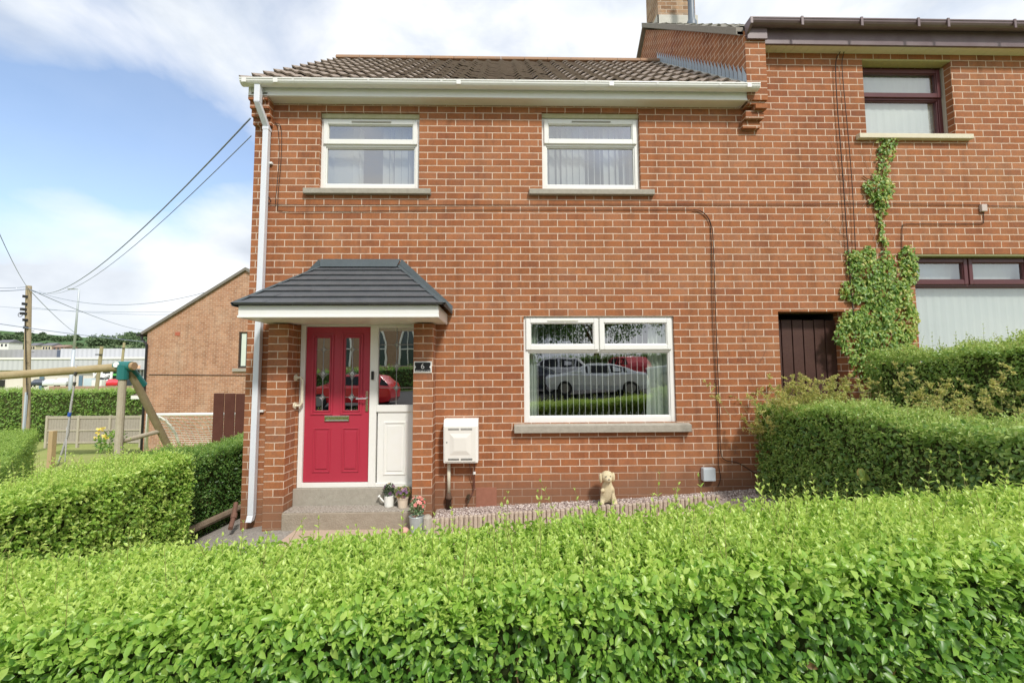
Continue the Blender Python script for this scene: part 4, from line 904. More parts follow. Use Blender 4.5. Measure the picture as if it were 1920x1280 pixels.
s = M(); s.tube([W0+Vector((-.045, 0, .035)), W0+Vector((-.075, -.0, .065)), W0+Vector((-.105, -.0, .10))], [.011, .009, .008], 10); s.tube([W0+Vector((-.105, 0, .10)), W0+Vector((-.122, 0, .118))], [.008, .022], 14); s.build('spout', white, wc, smooth=True)
s = M(); s.tube([W0+Vector((.052, .0, .105)), W0+Vector((.085, 0, .10)), W0+Vector((.092, 0, .07)), W0+Vector((.054, 0, .025))], .004, 8); s.build('handle', white, wc, smooth=True)
dkg = leaf_mat('dark_herb', [(0, (.03, .06, .03)), (1, (.10, .16, .07))]); plant(wc, (-1.285, -.075, .31), 220, .062, .075, dkg, flower_v, 8, .028)
fp_ = thing('flower_pot', 'cream flower pot with purple and yellow violas on the doorstep', 'flower pot', (-1.115, -.12, .178)); W0 = Vector((-1.120, -.125, .178))
s = M(); s.lathe([(0, 0), (.046, 0), (.050, .005), (.060, .098), (.066, .100), (.067, .125), (.062, .127), (.058, .10), (0, .10)], W0, 24); s.build('pot', mat('cream_ceramic', (.72, .62, .50), .5, .4, nz=(12, .5, (.66, .55, .44))), fp_)
plant(fp_, (-1.120, -.125, .315), 360, .085, .055, ivy_m, flower_v, 26, .026)
mp_ = thing('metal_planter', 'grey metal planter with variegated plant and pink flowers at the foot of the pillar', 'planter', (-.92, -.40, .0)); W0 = Vector((-.915, -.385, -.005))
s = M(); s.lathe([(0, 0), (.055, 0), (.060, .01), (.078, .17), (.082, .175), (.078, .18), (.072, .15), (0, .15)], W0, 22); s.build('pot', mat('zinc', (.36, .42, .44), .5, .5, .4, nz=(14, .6, (.50, .55, .56))), mp_)
s = M(); s.tube([W0+Vector((.078, 0, .17)), W0+Vector((.12, 0, .165)), W0+Vector((.115, 0, .11)), W0+Vector((.07, 0, .09))], .006, 8); s.build('handle', mat('pinkish_metal', (.4, .30, .30), .4), mp_)
varg = leaf_mat('variegated', [(0, (.06, .16, .07)), (.5, (.18, .32, .16)), (.8, (.55, .62, .42)), (1, (.7, .74, .6))]); plant(mp_, (-.905, -.385, .215), 420, .075, .10, varg, flower_p, 22, .03)
M().ball((-1.035, -.40, .025), .045, .04, .035, 12, 8).build('onion_stone', mat('pinkish_stone', (.62, .36, .30), .7), mp_, smooth=True)
s = M(); s.tube([(-2.97, -.20, .0), (-3.03, -.05, .07), (-3.07, .05, .20)], .024, 10); s.tube([(-3.02, -.07, .06), (-3.035, -.03, .10)], .033, 10); tagp(s.build('drain_pipe', mat('old_clay', (.20, .10, .07), .8, nz=(20, .5, (.13, .07, .05)))), 'short brown drain pipe stub leaning at the house corner by the side path', 'pipe')
# timber kerb of the side path
s = M(); s.tube([(-3.40, -.62, .0), (-3.34, 1.2, -.04), (-3.25, 4.5, -.14)], .042, 8); tagp(s.build('timber_edging', mat('old_sleeper', (.19, .14, .095), .9, nz=(14, .6, (.28, .22, .16)), bump=.6)), 'round timber edging log along the gravel side path under the dark hedge', 'edging')
# ------------------------------------------------------------------ hedges
ft = lambda x, y: .985+.062*np.asarray(x, float)+0*np.asarray(y, float)+.008*np.sin(np.asarray(x, float)*2.3)
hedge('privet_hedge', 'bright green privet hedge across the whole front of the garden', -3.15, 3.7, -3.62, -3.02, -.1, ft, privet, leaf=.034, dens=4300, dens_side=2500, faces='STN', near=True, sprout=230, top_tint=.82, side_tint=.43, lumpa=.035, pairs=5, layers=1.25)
lt_ = lambda x, y: .86+.03*np.asarray(x, float)*0-.02*np.asarray(y, float)+0*np.asarray(x, float)
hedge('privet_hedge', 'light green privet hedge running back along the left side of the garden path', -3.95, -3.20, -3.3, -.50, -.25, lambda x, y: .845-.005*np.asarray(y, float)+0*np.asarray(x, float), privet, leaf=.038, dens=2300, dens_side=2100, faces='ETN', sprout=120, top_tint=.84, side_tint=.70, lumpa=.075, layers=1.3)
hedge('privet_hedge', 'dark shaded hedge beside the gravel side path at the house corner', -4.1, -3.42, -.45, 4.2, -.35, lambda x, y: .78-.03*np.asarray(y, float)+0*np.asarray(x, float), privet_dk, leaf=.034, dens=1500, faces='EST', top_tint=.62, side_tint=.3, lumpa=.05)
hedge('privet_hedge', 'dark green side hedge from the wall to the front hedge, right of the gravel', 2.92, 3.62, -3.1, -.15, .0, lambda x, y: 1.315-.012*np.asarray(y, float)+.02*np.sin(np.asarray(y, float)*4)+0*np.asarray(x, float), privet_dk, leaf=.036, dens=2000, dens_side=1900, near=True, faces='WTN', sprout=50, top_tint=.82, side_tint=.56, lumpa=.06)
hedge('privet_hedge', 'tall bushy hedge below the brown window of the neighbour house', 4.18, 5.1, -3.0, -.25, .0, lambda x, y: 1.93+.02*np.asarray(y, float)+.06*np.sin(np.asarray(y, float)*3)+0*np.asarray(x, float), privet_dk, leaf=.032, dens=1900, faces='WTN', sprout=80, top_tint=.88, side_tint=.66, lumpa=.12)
nh = hedge('privet_hedge', 'neat low light green hedge at the far left beyond the lawn', -12.35, -10.75, .9, 8.1, -1.9, lambda x, y: .09+0*np.asarray(y, float)+0*np.asarray(x, float), hedge_far_m, leaf=.055, dens=520, faces='SETN', top_tint=.85, side_tint=.72, lumpa=.05)
nh.rotation_euler.z = R_(43)
hedge('tall_hedge', 'long tall hedge behind the grey fence and the telegraph pole', -42, -16.2, 21.5, 23, -2.4, lambda x, y: .62+.02*(np.asarray(x, float)+30)*0+.05*np.sin(np.asarray(x, float)), hedge_far_m, leaf=.13, dens=60, faces='SET', top_tint=.85, side_tint=.58, lumpa=.1)
# wispy seeding shoots in the right-hand hedges
def wisp(name, label, cx, cy, z, n, hgt, sp, grp='yellowish shrubs growing through the right hedges'):
    T = thing(name, label, 'shrub', (cx, cy, z-.3), grp); st = M(); P, D, Nn = [], [], []
    for k in range(n):
        b = np.array([cx+RN.normal(0, sp[0]), cy+RN.normal(0, sp[1]), z-.15]); d = unit(np.array([[RN.normal(0, .28), RN.normal(0, .3), 1.]]))[0]; L_ = hgt*RN.uniform(.5, 1.15)
        pts = [b+d*L_*t+np.array([0, 0, -.05*t*t])+np.array([d[0], d[1], 0])*.25*t*t*L_ for t in np.linspace(0, 1, 6)]
        st.tube(pts, [.0022, .002, .0017, .0013, .001, .0008], 4, False)
        for s_ in range(9):
            t = RN.uniform(.25, .98); q = b+d*L_*t+np.array([d[0], d[1], 0])*.25*t*t*L_; sd_ = unit(np.array([[RN.normal(), RN.normal(), .6]]))[0]; l2 = .11*(1.15-t)*RN.uniform(.6, 1.4)
            st.tube([q, q+sd_*l2], .0012, 3, False)
            m_ = 15; tt = RN.uniform(.05, 1.05, m_); P.append(q+sd_*l2*tt[:, None]); D.append(RN.normal(0, .8, (m_, 3))+np.array([0, 0, .5])); Nn.append(RN.normal(0, 1, (m_, 3)))
    st.build('stems', mat('weed_stem', (.24, .24, .09), .8), T, kind='stuff'); P = np.concatenate(P); leaves('foliage', weed_m, P, np.concatenate(D), np.concatenate(Nn), .021*RN.uniform(.6, 1.5, len(P)), .013, RN.random(len(P)), T)
wisp('wispy_shrub', 'yellow green wispy shoots standing in front of the dark passage gate', 3.24, -.55, 1.34, 60, .46, (.26, .26))
wisp('wispy_shrub', 'straggly yellow shoots in the gap between the two right hedges', 3.72, -1.85, 1.30, 34, .58, (.12, .40))
wisp('wispy_shrub', 'thin yellowing shoots at the left edge of the dark side hedge against the wall', 2.86, -.28, 1.05, 6, .36, (.05, .10))
# pale bramble leaves on the dark hedge face
T = thing('bramble', 'pale green bramble sprig hanging out of the dark hedge face', 'bramble', (2.85, -1.6, .7), None); P = np.array([at(a, b, -1.7) for a, b in ((1600, 880), (1612, 878), (1622, 884), (1636, 890), (1645, 884), (1655, 893), (1590, 878))]); P[:, 0] = 2.83
tw = M(); tw.tube([P[6], P[2]+np.array([0, 0, .02]), P[5]+np.array([0, 0, .03])], .002, 5, False); tw.build('stem', twig_m, T)
leaves('leaves', ivy_m, P, RN.normal(0, .5, (7, 3))+np.array([0, -.2, -.8]), np.tile([-1., -.3, .4], (7, 1)), .075, .05, np.array([.5, .6, .7, .55, .65, .6, .95]), T, near=True)
# ------------------------------------------------------------------ climber on the neighbour wall
iv = thing('climbing_ivy', 'green climbing plant on the brick wall between the gate and the brown windows', 'climbing plant', (4.7, 0, .5))
bl_ = [(1662, 266, 20, 8, 60), (1660, 285, 16, 18, 130), (1655, 310, 12, 18, 90), (1644, 330, 10, 12, 60), (1645, 352, 30, 22, 380), (1648, 375, 22, 16, 190), (1648, 397, 10, 16, 80), (1650, 425, 6, 22, 60), (1655, 450, 8, 15, 50),
       (1598, 482, 18, 14, 190), (1625, 475, 14, 14, 120), (1620, 505, 34, 26, 620), (1660, 500, 16, 30, 260), (1700, 478, 16, 18, 240), (1706, 505, 12, 26, 240), (1690, 520, 14, 30, 220), (1600, 545, 26, 22, 420), (1650, 550, 36, 34, 950), (1690, 560, 20, 36, 420), (1640, 595, 40, 30, 900), (1700, 600, 18, 40, 420), (1600, 600, 26, 20, 330), (1583, 612, 16, 14, 180), (1574, 630, 14, 14, 120), (1660, 640, 50, 34, 1100), (1630, 680, 40, 36, 800), (1615, 630, 22, 30, 330), (1690, 680, 30, 30, 500), (1585, 650, 12, 12, 70)]
P, D, Nn, Tt = [], [], [], []
for (a, b, rx, ry, n) in bl_:
    n = int(n*.80); an = RN.uniform(0, 6.28, n); r = np.sqrt(RN.random(n))
    c = at(a, b, 0); e = at(a+rx, b, 0); g = at(a, b-ry, 0)
    X = c.x+(e.x-c.x)*r*np.cos(an); Z = c.z+(g.z-c.z)*r*np.sin(an)
    th_ = .10*(1-r)*min(1, rx/30)+.01; P.append(np.stack([X, -RN.uniform(.012, 1, n)*th_-.01, Z], 1))
    D.append(np.stack([RN.normal(0, .6, n), RN.uniform(-.7, -.1, n), RN.normal(-.8, .45, n)], 1)); Nn.append(np.stack([RN.normal(0, .45, n), -np.ones(n), RN.normal(.45, .4, n)], 1)); Tt.append(np.clip(RN.normal(.46, .27, n)+(.20 if (a > 1665 and b > 520) else 0), 0, 1))
P = np.concatenate(P); kp = (lump(P[:, 0]*2.2, P[:, 2]*2.2, 2.2)+RN.normal(0, .35, len(P))) > -.38; P = P[kp]; D = [np.concatenate(D)[kp]]; Nn = [np.concatenate(Nn)[kp]]; Tt = [np.concatenate(Tt)[kp]]; leaves('foliage', ivy_m, P, np.concatenate(D), np.concatenate(Nn), .042*RN.uniform(.55, 1.3, len(P)), .038*RN.uniform(.6, 1.2, len(P)), np.concatenate(Tt), iv, near=True, curl=.3)
s = M()
for pts in ([(1660, 275), (1652, 320), (1648, 360), (1650, 420), (1656, 470), (1650, 560), (1640, 690)], [(1652, 340), (1625, 335), (1618, 330)], [(1648, 370), (1672, 352)], [(1650, 520), (1610, 500), (1595, 478)], [(1660, 540), (1695, 510), (1702, 470)], [(1640, 600), (1600, 600), (1575, 630)], [(1640, 690), (1690, 620), (1700, 560)]):
    s.tube([at(a, b, -.014) for a, b in pts], [.009 if len(pts) > 4 else .005]*len(pts), 5, False)
s.build('stems', twig_m, iv)
s = M(); rr = random.Random(5)
for (a, b, dx, dy) in [(1635, 330, -25, -50), (1640, 385, 35, -60), (1628, 420, 20, 60), (1600, 400, -30, -45), (1565, 395, -30, 30), (1600, 470, -70, -40), (1590, 480, -55, -25), (1600, 455, -60, -50), (1640, 470, 20, -60), (1638, 450, 12, -50), (1585, 340, -35, -90), (1582, 345, -25, -55), (1632, 300, 10, -50), (1640, 360, -30, 40), (1575, 440, 8, -40)]:
    P0 = at(a, b, -.010); P1 = at(a+dx*.5+rr.uniform(-5, 5), b+dy*.5, -.012); P2 = at(a+dx, b+dy, -.008); s.tube([P0, P1, P2], [.0022, .0018, .001], 4, False)
s.build('dry_stems', mat('bleached_stem', (.40, .32, .25), .8), iv)
s = M(); rr = random.Random(8)
for k in range(26):
    a, b = rr.uniform(1368, 1440), rr.uniform(590, 860); q = [at(a, b, -.008)]
    for j in range(3): a += rr.uniform(-7, 7); b += rr.uniform(-12, 4); q.append(at(a, b, -.008))
    s.tube(q, .0013, 3, False)
tagp(s.build('dead_creeper', mat('dead_creeper', (.22, .12, .09), .8)), 'faint dead creeper tendrils clinging to the brick left of the passage gate', 'creeper')
# ------------------------------------------------------------------ left garden
def log(name, ma, pts, r, par, n=12): s = M(); s.tube(pts, r, n); return s.build(name, ma, par, smooth=False)
swm = mat('weathered_pine', (.34, .29, .20), .85, .2, nz=(7, .8, (.50, .46, .37)), bump=.5, bscale=35); grn = mat('green_bracket', (.015, .16, .15), .45, .5)
sb0 = at(247, 686, 1.75); sb1 = at(-330, 729, 1.55)
sw_ = thing('swing_frame', 'round timber swing frame with green corner bracket above the left hedge', 'swing frame', (sb0.x, 1.75, -.7))
log('beam', mat('mossy_pine', (.30, .22, .11), .85, .2, nz=(5, .8, (.46, .39, .24)), bump=.5, bscale=30), [sb1, sb1.lerp(sb0, .5), sb0+Vector((.03, 0, 0))], .060, sw_)
M().tube([sb0+Vector((.0, 0, 0)), sb0+Vector((.045, 0, .001))], .0615, 14).build('beam_end', mat('cut_wood', (.42, .28, .16), .8), sw_)
for (bx_, zt_) in ((sb0, 1), (sb1.lerp(sb0, .1), 1)):
    T0 = bx_+Vector((-.11, -.02, -.05)); gz_ = G(bx_.x, 1.7)
    lg = log('leg', swm, [T0, (T0.x+.04, T0.y-.05, gz_)], .052, sw_)
    lg2 = log('leg', mat('olive_pine', (.24, .19, .10), .85, nz=(6, .7, (.36, .30, .19)), bump=.5), [T0+Vector((.03, .06, .02)), (T0.x+.20, T0.y+1.35, gz_-.05)], .055, sw_)
    a_ = Vector(T0).lerp(Vector((T0.x, T0.y, gz_)), .50); b_ = (T0+Vector((.03, .06, .02))).lerp(Vector((T0.x+.20, T0.y+1.35, gz_-.05)), .50); log('cross_brace', swm, [a_, b_+Vector((0, 0, .10))], .036, sw_)
    s = M(); s.tube([T0+Vector((0, 0, .07)), T0+Vector((0, 0, -.16))], .074, 14); s.tube([bx_+Vector((-.24, 0, 0)), bx_+Vector((.0, 0, 0))], .074, 14); s.tube([T0+Vector((.03, .05, .04)), T0+Vector((.07, .30, -.26))], .062, 14); s.build('bracket', grn, sw_, bevel=.004)
    M().tube([bx_+Vector((-.175, -.072, .022)), bx_+Vector((-.175, -.078, .023))], .045, 14).build('round_label', white, sw_)
ra = at(142, 690, 1.68); rp = thing('rope_swing', 'grey climbing rope with a blue band hanging from the swing beam', 'rope', (ra.x, 1.68, ra.z-1.6))
rope = mat('grey_rope', (.34, .33, .33), .9, .2, nz=(60, .5, (.50, .49, .48)), bump=.6)
s = M(); s.tube([at(143, 684, 1.68), at(141, 712, 1.66), at(133, 760, 1.66), at(127, 815, 1.66), at(112, 860, 1.7), at(108, 872, 1.7)], [.009, .009, .014, .016, .013, .013], 8); s.tube([at(126, 800, 1.66), at(123, 850, 1.66), at(121, 885, 1.66)], .008, 6); s.build('rope', rope, rp, smooth=True)
M().tube([at(131, 773, 1.655), at(129.5, 780, 1.655)], .022, 10).build('blue_band', mat('blue_tape', (.03, .10, .42), .5), rp)
s = M(); s.tube([at(142, 697, 1.66), at(141, 704, 1.66)], .02, 8); s.tube([at(140, 716, 1.655), at(139, 722, 1.655)], .02, 8); s.build('shackle', mat('steel', (.2, .2, .2), .3, .5, .9), rp)
# goal
ga = at(277, 777, 10.9); gb_ = at(402, 777, 10.9); gz = ga.z-1.25
gl_ = thing('football_goal', 'small white football goal with net in front of the gable wall', 'goal', (ga.x, 10.9, gz)); wp = mat('white_tube', (.78, .77, .74), .4)
s = M(); s.tube([(ga.x, 10.9, gz), (ga.x, 10.9, ga.z), (gb_.x+.8, 10.9, ga.z), (gb_.x+.8, 10.9, gz)], .06, 10); s.build('front_frame', wp, gl_, smooth=True)
s = M(); s.tube([(ga.x+.15, 10.92, ga.z), (ga.x+.35, 11.3, ga.z-.25), (ga.x+.52, 11.6, ga.z-.8), (ga.x+.60, 11.7, gz)], .05, 8); s.build('net_support', wp, gl_, smooth=True)
s = M()
for k in range(16):
    u = k/15; x = ga.x+(gb_.x+.8-ga.x)*u; s.tube([(x, 10.93, ga.z), (x+.1, 11.45, ga.z-.55+.06*math.sin(k)), (x+.2, 11.75, gz)], .010, 3, False)
for k in range(12):
    u = k/11; yy = 10.93+.82*u**.7; zz = ga.z-(ga.z-gz)*u; s.tube([(ga.x+.2*u, yy, zz), ((ga.x+gb_.x+.8)/2, yy+.05, zz-.14*math.sin(3.1*u+.3)), (gb_.x+.8, yy, zz)], .010, 3, False)
s.build('net', mat('net_string', (.85, .84, .80), .8), gl_)
# board fence between the houses
bf = thing('board_fence', 'dark red brown vertical board fence beside the house corner', 'fence', (-5, 3.9, -.5))
for k in range(14):
    a = at(401, 737, 3.85).x+k*.222; z_ = at(401, 737, 3.85).z-.006*(k % 3)
    M().box(a, a+.205, 3.85, 3.872, -.75, z_).build('board', wood_r, bf, bevel=.004)
    if a > -3.1: break
# grey garden fence
fA, fB = at(90, 780, 17.0), at(300, 779, 17.0); fz0 = fA.z-1.46
gf = thing('panel_fence', 'weathered grey timber panel fence across the lawn behind the swing', 'fence', ((fA.x+fB.x)/2, 17, fz0))
gfm = mat('grey_timber', (.30, .265, .22), .9, .2, nz=(8, .7, (.42, .38, .33)), bump=.5, bscale=20); gpm = mat('post_timber', (.40, .36, .28), .9, .2, nz=(8, .6, (.48, .44, .36)))
nP = 5; pw = (fB.x+2.2-fA.x)/nP
for i in range(nP):
    s = M(); x = fA.x+i*pw+.06
    while x < fA.x+(i+1)*pw-.10: s.box(x, x+.125, 17.0, 17.018, fz0+.08, fA.z-.04); x += .132
    s.build('panel', gfm, gf)
    for zz in (fz0+.12, fz0+.72, fA.z-.12): M().box(fA.x+i*pw+.05, fA.x+(i+1)*pw-.05, 16.965, 16.999, zz, zz+.07).build('rail', gpm, gf)
for i in range(nP+1): M().box(fA.x+i*pw-.05, fA.x+i*pw+.05, 16.94, 17.04, fz0-.1, fA.z+.03).build('post', gpm, gf)
M().box(fA.x-.02, fB.x+2.2, 16.96, 17.03, fA.z-.04, fA.z).build('capping', gpm, gf)
pb = thing('timber_post', 'short orange timber post at the end of the neat low hedge', 'post', (-20.4, 14.3, -2.3)); a = at(92, 808, 14.2)
M().box(a.x-.02, a.x+.16, 14.2, 14.4, -2.5, a.z).build('post', mat('orange_timber', (.46, .33, .18), .8, nz=(8, .5, (.40, .29, .17))), pb, bevel=.01)
# rose bush, grass tufts and lawn
rb = thing('rose_bush', 'small rose bush with yellow flowers on the lawn by the swing leg', 'bush', (at(205, 820, 9).x, 9, -1.6)); q = at(210, 815, 9.); plant(rb, (q.x, 9, q.z-.35), 260, .38, .30, hedge_far_m, None, 0, .12)
a = np.array([list(at(x_, y_, 8.8)) for x_, y_ in ((184, 812), (181, 820), (193, 804), (195, 817), (200, 819), (186, 803))]); n = len(a)
leaves('flowers', flower_y, np.repeat(a, 6, 0), RN.normal(0, 1, (n*6, 3)), RN.normal(0, 1, (n*6, 3)), .09, .08, RN.random(n*6), rb, kind='stuff')
n = 52000; X = RN.uniform(-17, -4.05, n); Y = RN.uniform(.2, 16.8, n); ok = np.ones(n, bool); Z = ground(X, Y)-.03
hh = .055*RN.uniform(.4, 1.2, n)*(1+.9*(Y > 13))
leaves('grass', grass_m, np.stack([X, Y, Z], 1), np.stack([RN.normal(0, .35, n), RN.normal(0, .35, n), np.ones(n)], 1), RN.normal(0, 1, (n, 3)), hh, .022, np.clip(.55+lump(X, Y, .4)*.3+RN.normal(0, .18, n), 0, 1), None, kind='stuff', label='short mown lawn grass on the slope left of the house', cat='grass')
# ------------------------------------------------------------------ neighbouring gable
gh = thing('brick_house', 'light brick gable of the house downhill on the left with a small window', 'house', (-10, 18, -1.7)); GY = 13.9
e0 = at(277, 620, GY); pk = at(462, 508, GY); base = -2.6; half = pk.x-e0.x; xr = pk.x+half
s = M(); gw = at(448, 622, GY); gw2 = at(463, 690, GY)
wz0, wz1, wx0, wx1 = gw2.z, gw.z, gw.x, gw.x+.95
panel(s, e0.x, xr, base, e0.z, GY, [(wx0, wx1, wz0, min(wz1, e0.z-.01))], .1)
s.v += [(e0.x, GY, e0.z), (xr, GY, e0.z), (pk.x, GY, pk.z)]; n = len(s.v)-3; s.f.append((n, n+1, n+2))
s.quad((e0.x, GY+8, base), (e0.x, GY, base), (e0.x, GY, e0.z), (e0.x, GY+8, e0.z)); s.quad((xr, GY, base), (xr, GY+8, base), (xr, GY+8, e0.z), (xr, GY, e0.z))
s.build('wall', brick_far, gh)
s = M(); d1 = Vector((e0.x-.22, GY-.10, e0.z-.20)); d2 = Vector((pk.x, GY-.10, pk.z+.02)); d3 = Vector((xr+.22, GY-.10, e0.z-.20))
for A_, B_ in ((d1, d2), (d2, d3)): s.prism([A_, B_, B_+Vector((0, 0, .13)), A_+Vector((0, 0, .13))], (0, 8.2, 0))
s.build('roof', mat('grey_verge_tile', (.16, .145, .13), .9, .2, nz=(9, .7, (.25, .23, .20)), bump=.5), gh)
s = M(); s.box(d1.x-.14, d1.x+.04, GY-.15, GY+8, e0.z-.24, e0.z-.14); s.tube([(d1.x+.02, GY-.06, e0.z-.24), (d1.x+.06, GY-.06, e0.z-.42), (e0.x+.04, GY-.06, e0.z-.60), (e0.x+.05, GY-.06, base)], .045, 8); s.build('gutter', black, gh)
ww = M(); ring(ww, wx0, wx1, wz0, wz1, .06, GY+.04, GY+.08); ww.box((wx0+wx1)/2-.03, (wx0+wx1)/2+.03, GY+.04, GY+.08, wz0, wz1); wwo = ww.build('window', mat('dark_frame', (.06, .04, .03), .6), gh)
M().quad((wx0, GY+.07, wz0), (wx1, GY+.07, wz0), (wx1, GY+.07, wz1), (wx0, GY+.07, wz1)).build('pane', mat('far_pane', (.05, .07, .07), .1, .6), wwo)
M().box(wx0+.1, wx0+.3, GY+.061, GY+.066, wz0+.1, wz1-.05).build('curtain', mat('pale_curtain', (.42, .5, .42)), wwo); M().box(wx0-.18, wx1+.1, GY-.08, GY+.05, wz0-.14, wz0-.01).build('sill', concrete, wwo)
p = at(333, 626, GY); M().box(p.x-.10, p.x+.10, GY-.012, GY-.001, p.z-.07, p.z+.09).build('air_brick', mat('terracotta', (.42, .12, .07), .8), gh)
a, b = at(280, 702, GY), at(458, 704, GY); M().tube([(a.x, GY-.02, a.z), (b.x+.5, GY-.02, b.z)], .014, 5).build('wall_wire', cable_m, gh)
a = at(254, 742, 15.2); s = M(); s.prism([(a.x, 15.0, a.z+.03), (e0.x+.02, 15.0, a.z+.03), (e0.x+.02, 15.0, a.z+.65)], (0, 2, 0)); s.build('porch_roof', mat('brown_tile', (.16, .12, .11), .9, nz=(8, .7, (.24, .19, .17)), bump=.5), gh)
M().box(a.x-.02, e0.x, 14.98, 17, a.z-.13, a.z+.029).build('porch_fascia', white, gh)
# ------------------------------------------------------------------ poles and overhead wires
pt_ = at(54, 536, 17.2); pbx = at(48, 797, 17.2)
up = thing('telegraph_pole', 'wooden telegraph pole with black brackets on the left of the photo', 'telegraph pole', (pbx.x, 17.2, -2.4))
log('pole', mat('pole_wood', (.33, .25, .15), .85, .2, nz=(3, .7, (.47, .39, .27)), bump=.4, bscale=20), [(pbx.x, 17.2, -2.5), (pbx.x+.02, 17.2, pbx.z), (pt_.x, 17.2, pt_.z)], [.155, .15, .115], up)
M().box(pbx.x+.06, pbx.x+.14, 17.0, 17.08, -2.4, at(50, 735, 17).z).build('conduit', mat('grey_conduit', (.45, .50, .58), .5), up)
for (a, b, c) in ((47, 556, .03), (46, 570, .04), (44, 580, .07), (44, 588, .08), (47, 600, .03), (48, 614, .03)): q = at(a, b, 17); M().box(q.x-c, q.x+c, 16.9, 17.1, q.z-.06, q.z+.07).build('bracket', black, up)
for k in range(7): q = at(58, 600+k*20, 17); M().tube([(q.x-.30+(k % 2)*.28, 17.05, q.z), (q.x-.17+(k % 2)*.28, 17.05, q.z)], .012, 5).build('step_bolt', black, up)
q = at(38, 590, 17); pts = [(q.x+.11*math.cos(t*.7), 17, q.z+.11*math.sin(t*.7)) for t in range(10)]; M().tube(pts, .012, 5, False).build('cable_coil', cable_m, up)
s = M(); s.tube([at(47, 600, 17), at(49, 700, 17), at(51, 740, 17)], .02, 6); s.build('pole_cable', cable_m, up)
wm = mat('overhead_wire', (.26, .31, .40), .6)
def wire(label, A_, B_, sag, r=.012, n=24):
    A_, B_ = Vector(A_), Vector(B_); pts = []
    for k in range(n+1): t = k/n; q = A_.lerp(B_, t); q.z -= sag*4*t*(1-t); pts.append(q)
    return tagp(M().tube(pts, r, 5).build('overhead_wire', wm, None, smooth=True), label, 'wire', 'overhead wires to the telegraph pole')
pw_ = Vector((pt_.x, 17.2, pt_.z-.15)); hc = Vector((-3.0, -.08, 4.72))
wire('thick overhead wire from the top house corner down to the telegraph pole', hc, pw_, .95, .010)
wire('lower thin overhead wire from the house corner down to the telegraph pole', (-3.0, -.05, 4.52), pw_+Vector((.1, .4, -.02)), .80, .006)
wire('wire rising to the upper left edge of the photo from the pole top', pw_, at(-60, 300, 2), .2, .009)
wire('level wire leaving the pole top towards the left edge', pw_, at(-60, 541, 12), .1, .018); wire('second level wire just above it leaving the pole to the left edge', pw_+Vector((0, 0, .12)), at(-60, 535, 14), .1, .012)
wire('sagging wire from the pole top to the gable roof of the downhill house', pw_, at(402, 543, 13.9), .75, .012); wire('wire sloping steeply from the pole top to behind the street lamp', pw_, at(150, 630, 40), .2, .016)
wire('upper of the two distant level wires crossing behind the lamp', at(-40, 571, 45), at(330, 584, 45), .35, .022); wire('lower of the two distant level wires crossing behind the lamp', at(60, 576, 44), at(330, 589, 44), .3, .022)
wire('faint distant wire falling right behind the downhill gable', pw_, at(300, 622, 60), .6, .02)
wire('black wire falling from the left edge to the gutter of the downhill house', at(-40, 601, 10), at(275, 641, 13.9), .05, .014)
lp_ = thing('street_lamp', 'tall thin grey street lamp beyond the telegraph pole', 'street lamp', (at(143, 700, 35).x, 35, -2.4)); a = at(148.5, 543, 35)
s = M(); s.tube([(a.x-.3, 35, -2.4), (a.x-.12, 35, at(144, 655, 35).z)], .14, 10); s.tube([(a.x-.12, 35, at(144, 655, 35).z), (a.x, 35, a.z), (a.x-.10, 35, a.z+.06), (a.x-.5, 35, a.z+.06)], [.10, .06, .05, .04], 8); s.build('column', mat('galvanised', (.50, .54, .58), .5, .5, .3), lp_, smooth=True)
M().box(a.x-1.0, a.x-.45, 34.9, 35.1, a.z+.02, a.z+.12).build('lantern', mat('lamp_grey', (.40, .42, .45), .5), lp_, bevel=.03)
for (x_, y_, Y_, r, lab) in ((191, 649, 27, .13, 'thin wooden pole behind the tall hedge in front of the white letters'), (233, 642, 42, .14, 'distant wooden pole directly above the green swing bracket')):
    a = at(x_, y_, Y_); o_ = thing('wooden_pole', lab, 'pole', (a.x-.3, Y_, -2.4)); log('pole', mat('pole_wood_far', (.36, .31, .18), .9), [(a.x-.36, Y_, -2.4), a], [r, r*.8], o_); s = M(); s.box(a.x-.3, a.x+.2, Y_-.16, Y_-.1, a.z-.65, a.z-.58); s.build('crossbar', black, o_)
# ------------------------------------------------------------------ warehouse and shops
WY = 85.0
def rc(par, name, x0, y0, x1, y1, ma, dy=0, dep=1.0, **k):
    a = at(x0, y0, WY+dy); b = at(x1, y1, WY+dy); return M().box(a.x, b.x, WY+dy, WY+dy+dep, b.z, a.z).build(name, ma, par, **k)
def ribbed(name, c1, c2, per):
    ma = bpy.data.materials.new(name); ma.use_nodes = True; t = ma.node_tree; p = t.nodes['Principled BSDF']; tx = t.nodes.new('ShaderNodeTexCoord'); w_ = t.nodes.new('ShaderNodeTexWave'); w_.inputs['Scale'].default_value = 1/per; t.links.new(tx.outputs['Object'], w_.inputs['Vector']); r = ramp(t, w_.outputs['Fac'], [(.2, c1), (.6, c2)]); t.links.new(r.outputs[0], p.inputs['Base Color']); p.inputs['Roughness'].default_value = .5; return ma
wh = thing('warehouse', 'long pale ribbed metal warehouse across the car park', 'warehouse', (at(140, 720, 85).x, 90, -2.3))
rib = ribbed('ribbed_white', (.47, .48, .50), (.53, .54, .56), 3.2); ribg = ribbed('ribbed_grey', (.30, .30, .31), (.33, .33, .34), 3.5)
rc(wh, 'upper_cladding', 114, 653.5, 420, 673, rib, 6, 25); rc(wh, 'grey_upper_wall', -40, 655.5, 113, 672, ribg, 8, 22); rc(wh, 'dark_end_panel', 107, 656, 113, 671.5, mat('slate_blue', (.09, .11, .15), .6), 7.5, .4)
